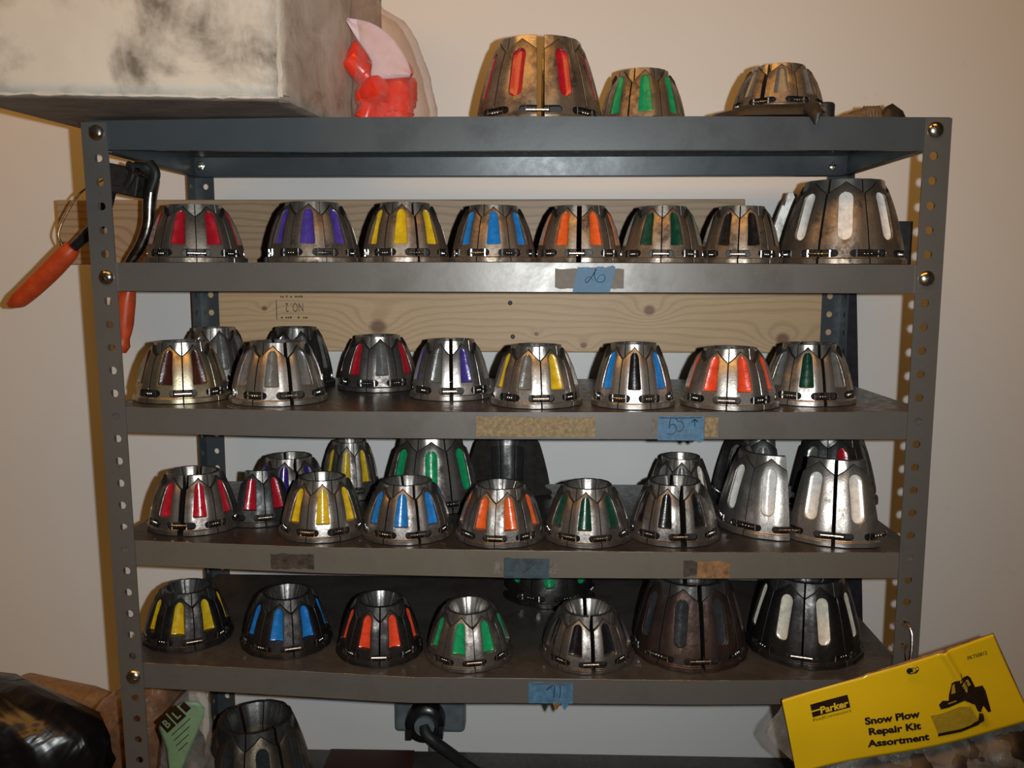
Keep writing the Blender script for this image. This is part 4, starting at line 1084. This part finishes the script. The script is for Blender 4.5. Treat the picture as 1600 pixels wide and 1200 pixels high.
tp('logo_text', 'FluidConnectors', logo(0, 1.22), logo(1.0, 1.22), .13, M['printblack'])
tp('print_text', 'Snow Plow', (33.20, -24.84), (35.45, -24.40), .31, M['printblack'], bold=0.045)
tp('print_text', 'Repair Kit', (33.38, -25.30), (35.52, -24.93), .31, M['printblack'], bold=0.045)
tp('print_text', 'Assortment', (33.36, -25.86), (35.90, -25.42), .31, M['printblack'], bold=0.045)
tp('print_text', 'PKTS0812', (37.36, -21.93), (38.17, -21.68), .17, M['printblack'], bold=0.01)
plow = [(35.866, -24.338), (36.291, -24.273), (37.103, -23.972), (37.557, -23.964), (37.947, -24.59), (37.22, -24.949), (36.238, -25.141), (36.188, -24.765)]
edge = [(36.238, -25.141), (37.22, -24.949), (37.899, -24.677), (37.994, -24.503), (37.864, -24.16), (38.084, -24.242), (38.132, -24.558), (37.96, -24.792), (37.229, -25.094), (36.247, -25.285)]
qp('truck_print', [(36.62, -23.70), (36.62, -23.45), (36.72, -22.95), (37.0, -22.75), (37.39, -22.62), (37.53, -22.73), (37.74, -23.13), (38.06, -23.07), (38.2, -23.3), (38.34, -23.75), (38.48, -24.2), (38.35, -24.24), (38.14, -23.95), (38.0, -24.16), (37.81, -24.10), (37.68, -23.82), (37.3, -23.72), (37.04, -23.83), (36.62, -24.01), (36.30, -24.08), (36.21, -23.87), (36.36, -23.70)], M['printblack'])
qp('plow_print', plow, M['printolive'], 0.036); qp('plow_edge_print', edge, M['printblack'], 0.040)
for wn in ([(37.10, -22.90), (37.22, -22.85), (37.36, -23.10), (37.20, -23.15)], [(37.27, -22.83), (37.40, -22.78), (37.55, -23.03), (37.42, -23.08)], [(36.73, -23.05), (36.83, -22.95), (36.90, -23.36), (36.72, -23.42)], [(36.60, -23.80), (36.95, -23.68), (36.95, -23.74), (36.60, -23.86)]):
    qp('window_print', wn, M['printolive'], 0.042)
b = MB(); b.tube([(37.10, card_y(37.1, -22.7) - .035, -22.72), (37.08, card_y(37.1, -22.5) - .035, -22.52)], .015, 5); b.put('aerial_print', M['printblack'], card)
b = MB(); b.lathe([(.13, 0), (.13, .04), (.001, .045)], (34.93, card_y(34.93, -22.42) - .0, -22.42), 14, axis='y'); b.put('punched_hole', M['ink'], card)
hk = MB(); q = bez([(35.35, 0.22, -20.95), (35.33, -0.10, -20.92), (35.32, -0.45, -20.98), (35.36, -.62, -21.25), (35.28, -.85, -21.75), (35.12, -1.15, -22.25), (35.02, -1.5, -22.30), (35.12, -1.85, -22.15), (35.05, -1.9, -22.3), (34.93, -1.72, -22.45)], 8)
hk.tube(q, .05, 8); hk.tube(bez([(35.3, .16, -21.95), (35.30, -.1, -21.92), (35.26, -.3, -22.1), (35.1, -.8, -22.35)], 6), .035, 6)
tag(hk.put('wire_hook', M['wire']), 'bent bright wire hook through the right post holding the yellow card', 'hook')
def pouch(name, XL, xr, z0, z1, d0, mat, amp, seed, nu=46, nv=40):
    """flat bag hanging behind the card and bulging below its lower edge"""
    v = []; f = []
    for side in (0, 1):
        for j in range(nv + 1):
            z = z0 + (z1 - z0) * j / nv; xl = lerp_table(XL, z)
            for i in range(nu + 1):
                u = i / nu; x = xl + (xr - xl) * u
                d = (-27.30 + (x - 30.46) * 0.278) - z
                s_ = max(0.0, min(1.0, (d + 0.05) / 1.3)); s_ = s_ * s_ * (3 - 2 * s_)
                e = min(1.0, 6 * u, 6 * (1 - u), 5 * j / nv + .1)
                nz = noise.fractal(Vector((x * .6 + seed, z * .6, seed)), 1.0, 2.0, 4) * amp
                yf = -0.86 - d0 + s_ * (-0.95 + nz) * e + nz * .12
                yb = -0.62 + d0
                v.append((x, yf if side == 0 else yb, z))
    N = (nu + 1) * (nv + 1); c1 = nu + 1
    for j in range(nv):
        for i in range(nu):
            a_ = j * c1 + i; f.append((a_, a_ + 1, a_ + c1 + 1, a_ + c1)); f.append((N + a_, N + a_ + c1, N + a_ + c1 + 1, N + a_ + 1))
    rim = list(range(c1)) + [j * c1 + nu for j in range(1, nv + 1)] + [nv * c1 + i for i in range(nu - 1, -1, -1)] + [j * c1 for j in range(nv - 1, 0, -1)]
    for q in range(len(rim)):
        a_, b_ = rim[q], rim[(q + 1) % len(rim)]; f.append((a_, N + a_, N + b_, b_))
    return put(name, v, f, mat, kit, (34.9, -1.2, -34.0), True, 70)
XLF = [(-34, 30.2), (-28.5, 30.9), (-27.2, 30.7), (-26.6, 30.0), (-26.2, 29.55), (-25.75, 29.25), (-25.3, 29.4), (-24.9, 29.75), (-24.4, 30.0), (-22, 30.6)]
pouch('bag_film', XLF, 41.2, -33.6, -24.4, 0.0, M['film'], 0.35, 3)
pouch('dark_contents', [(-34, 32.2), (-28, 31.6), (-26, 31.2), (-24, 32)], 41.0, -33.4, -25.0, -0.06, plain('dark_brown_hoses', (0.028, 0.020, 0.016), 0.42, scale=30, var=0.6), 0.5, 9)
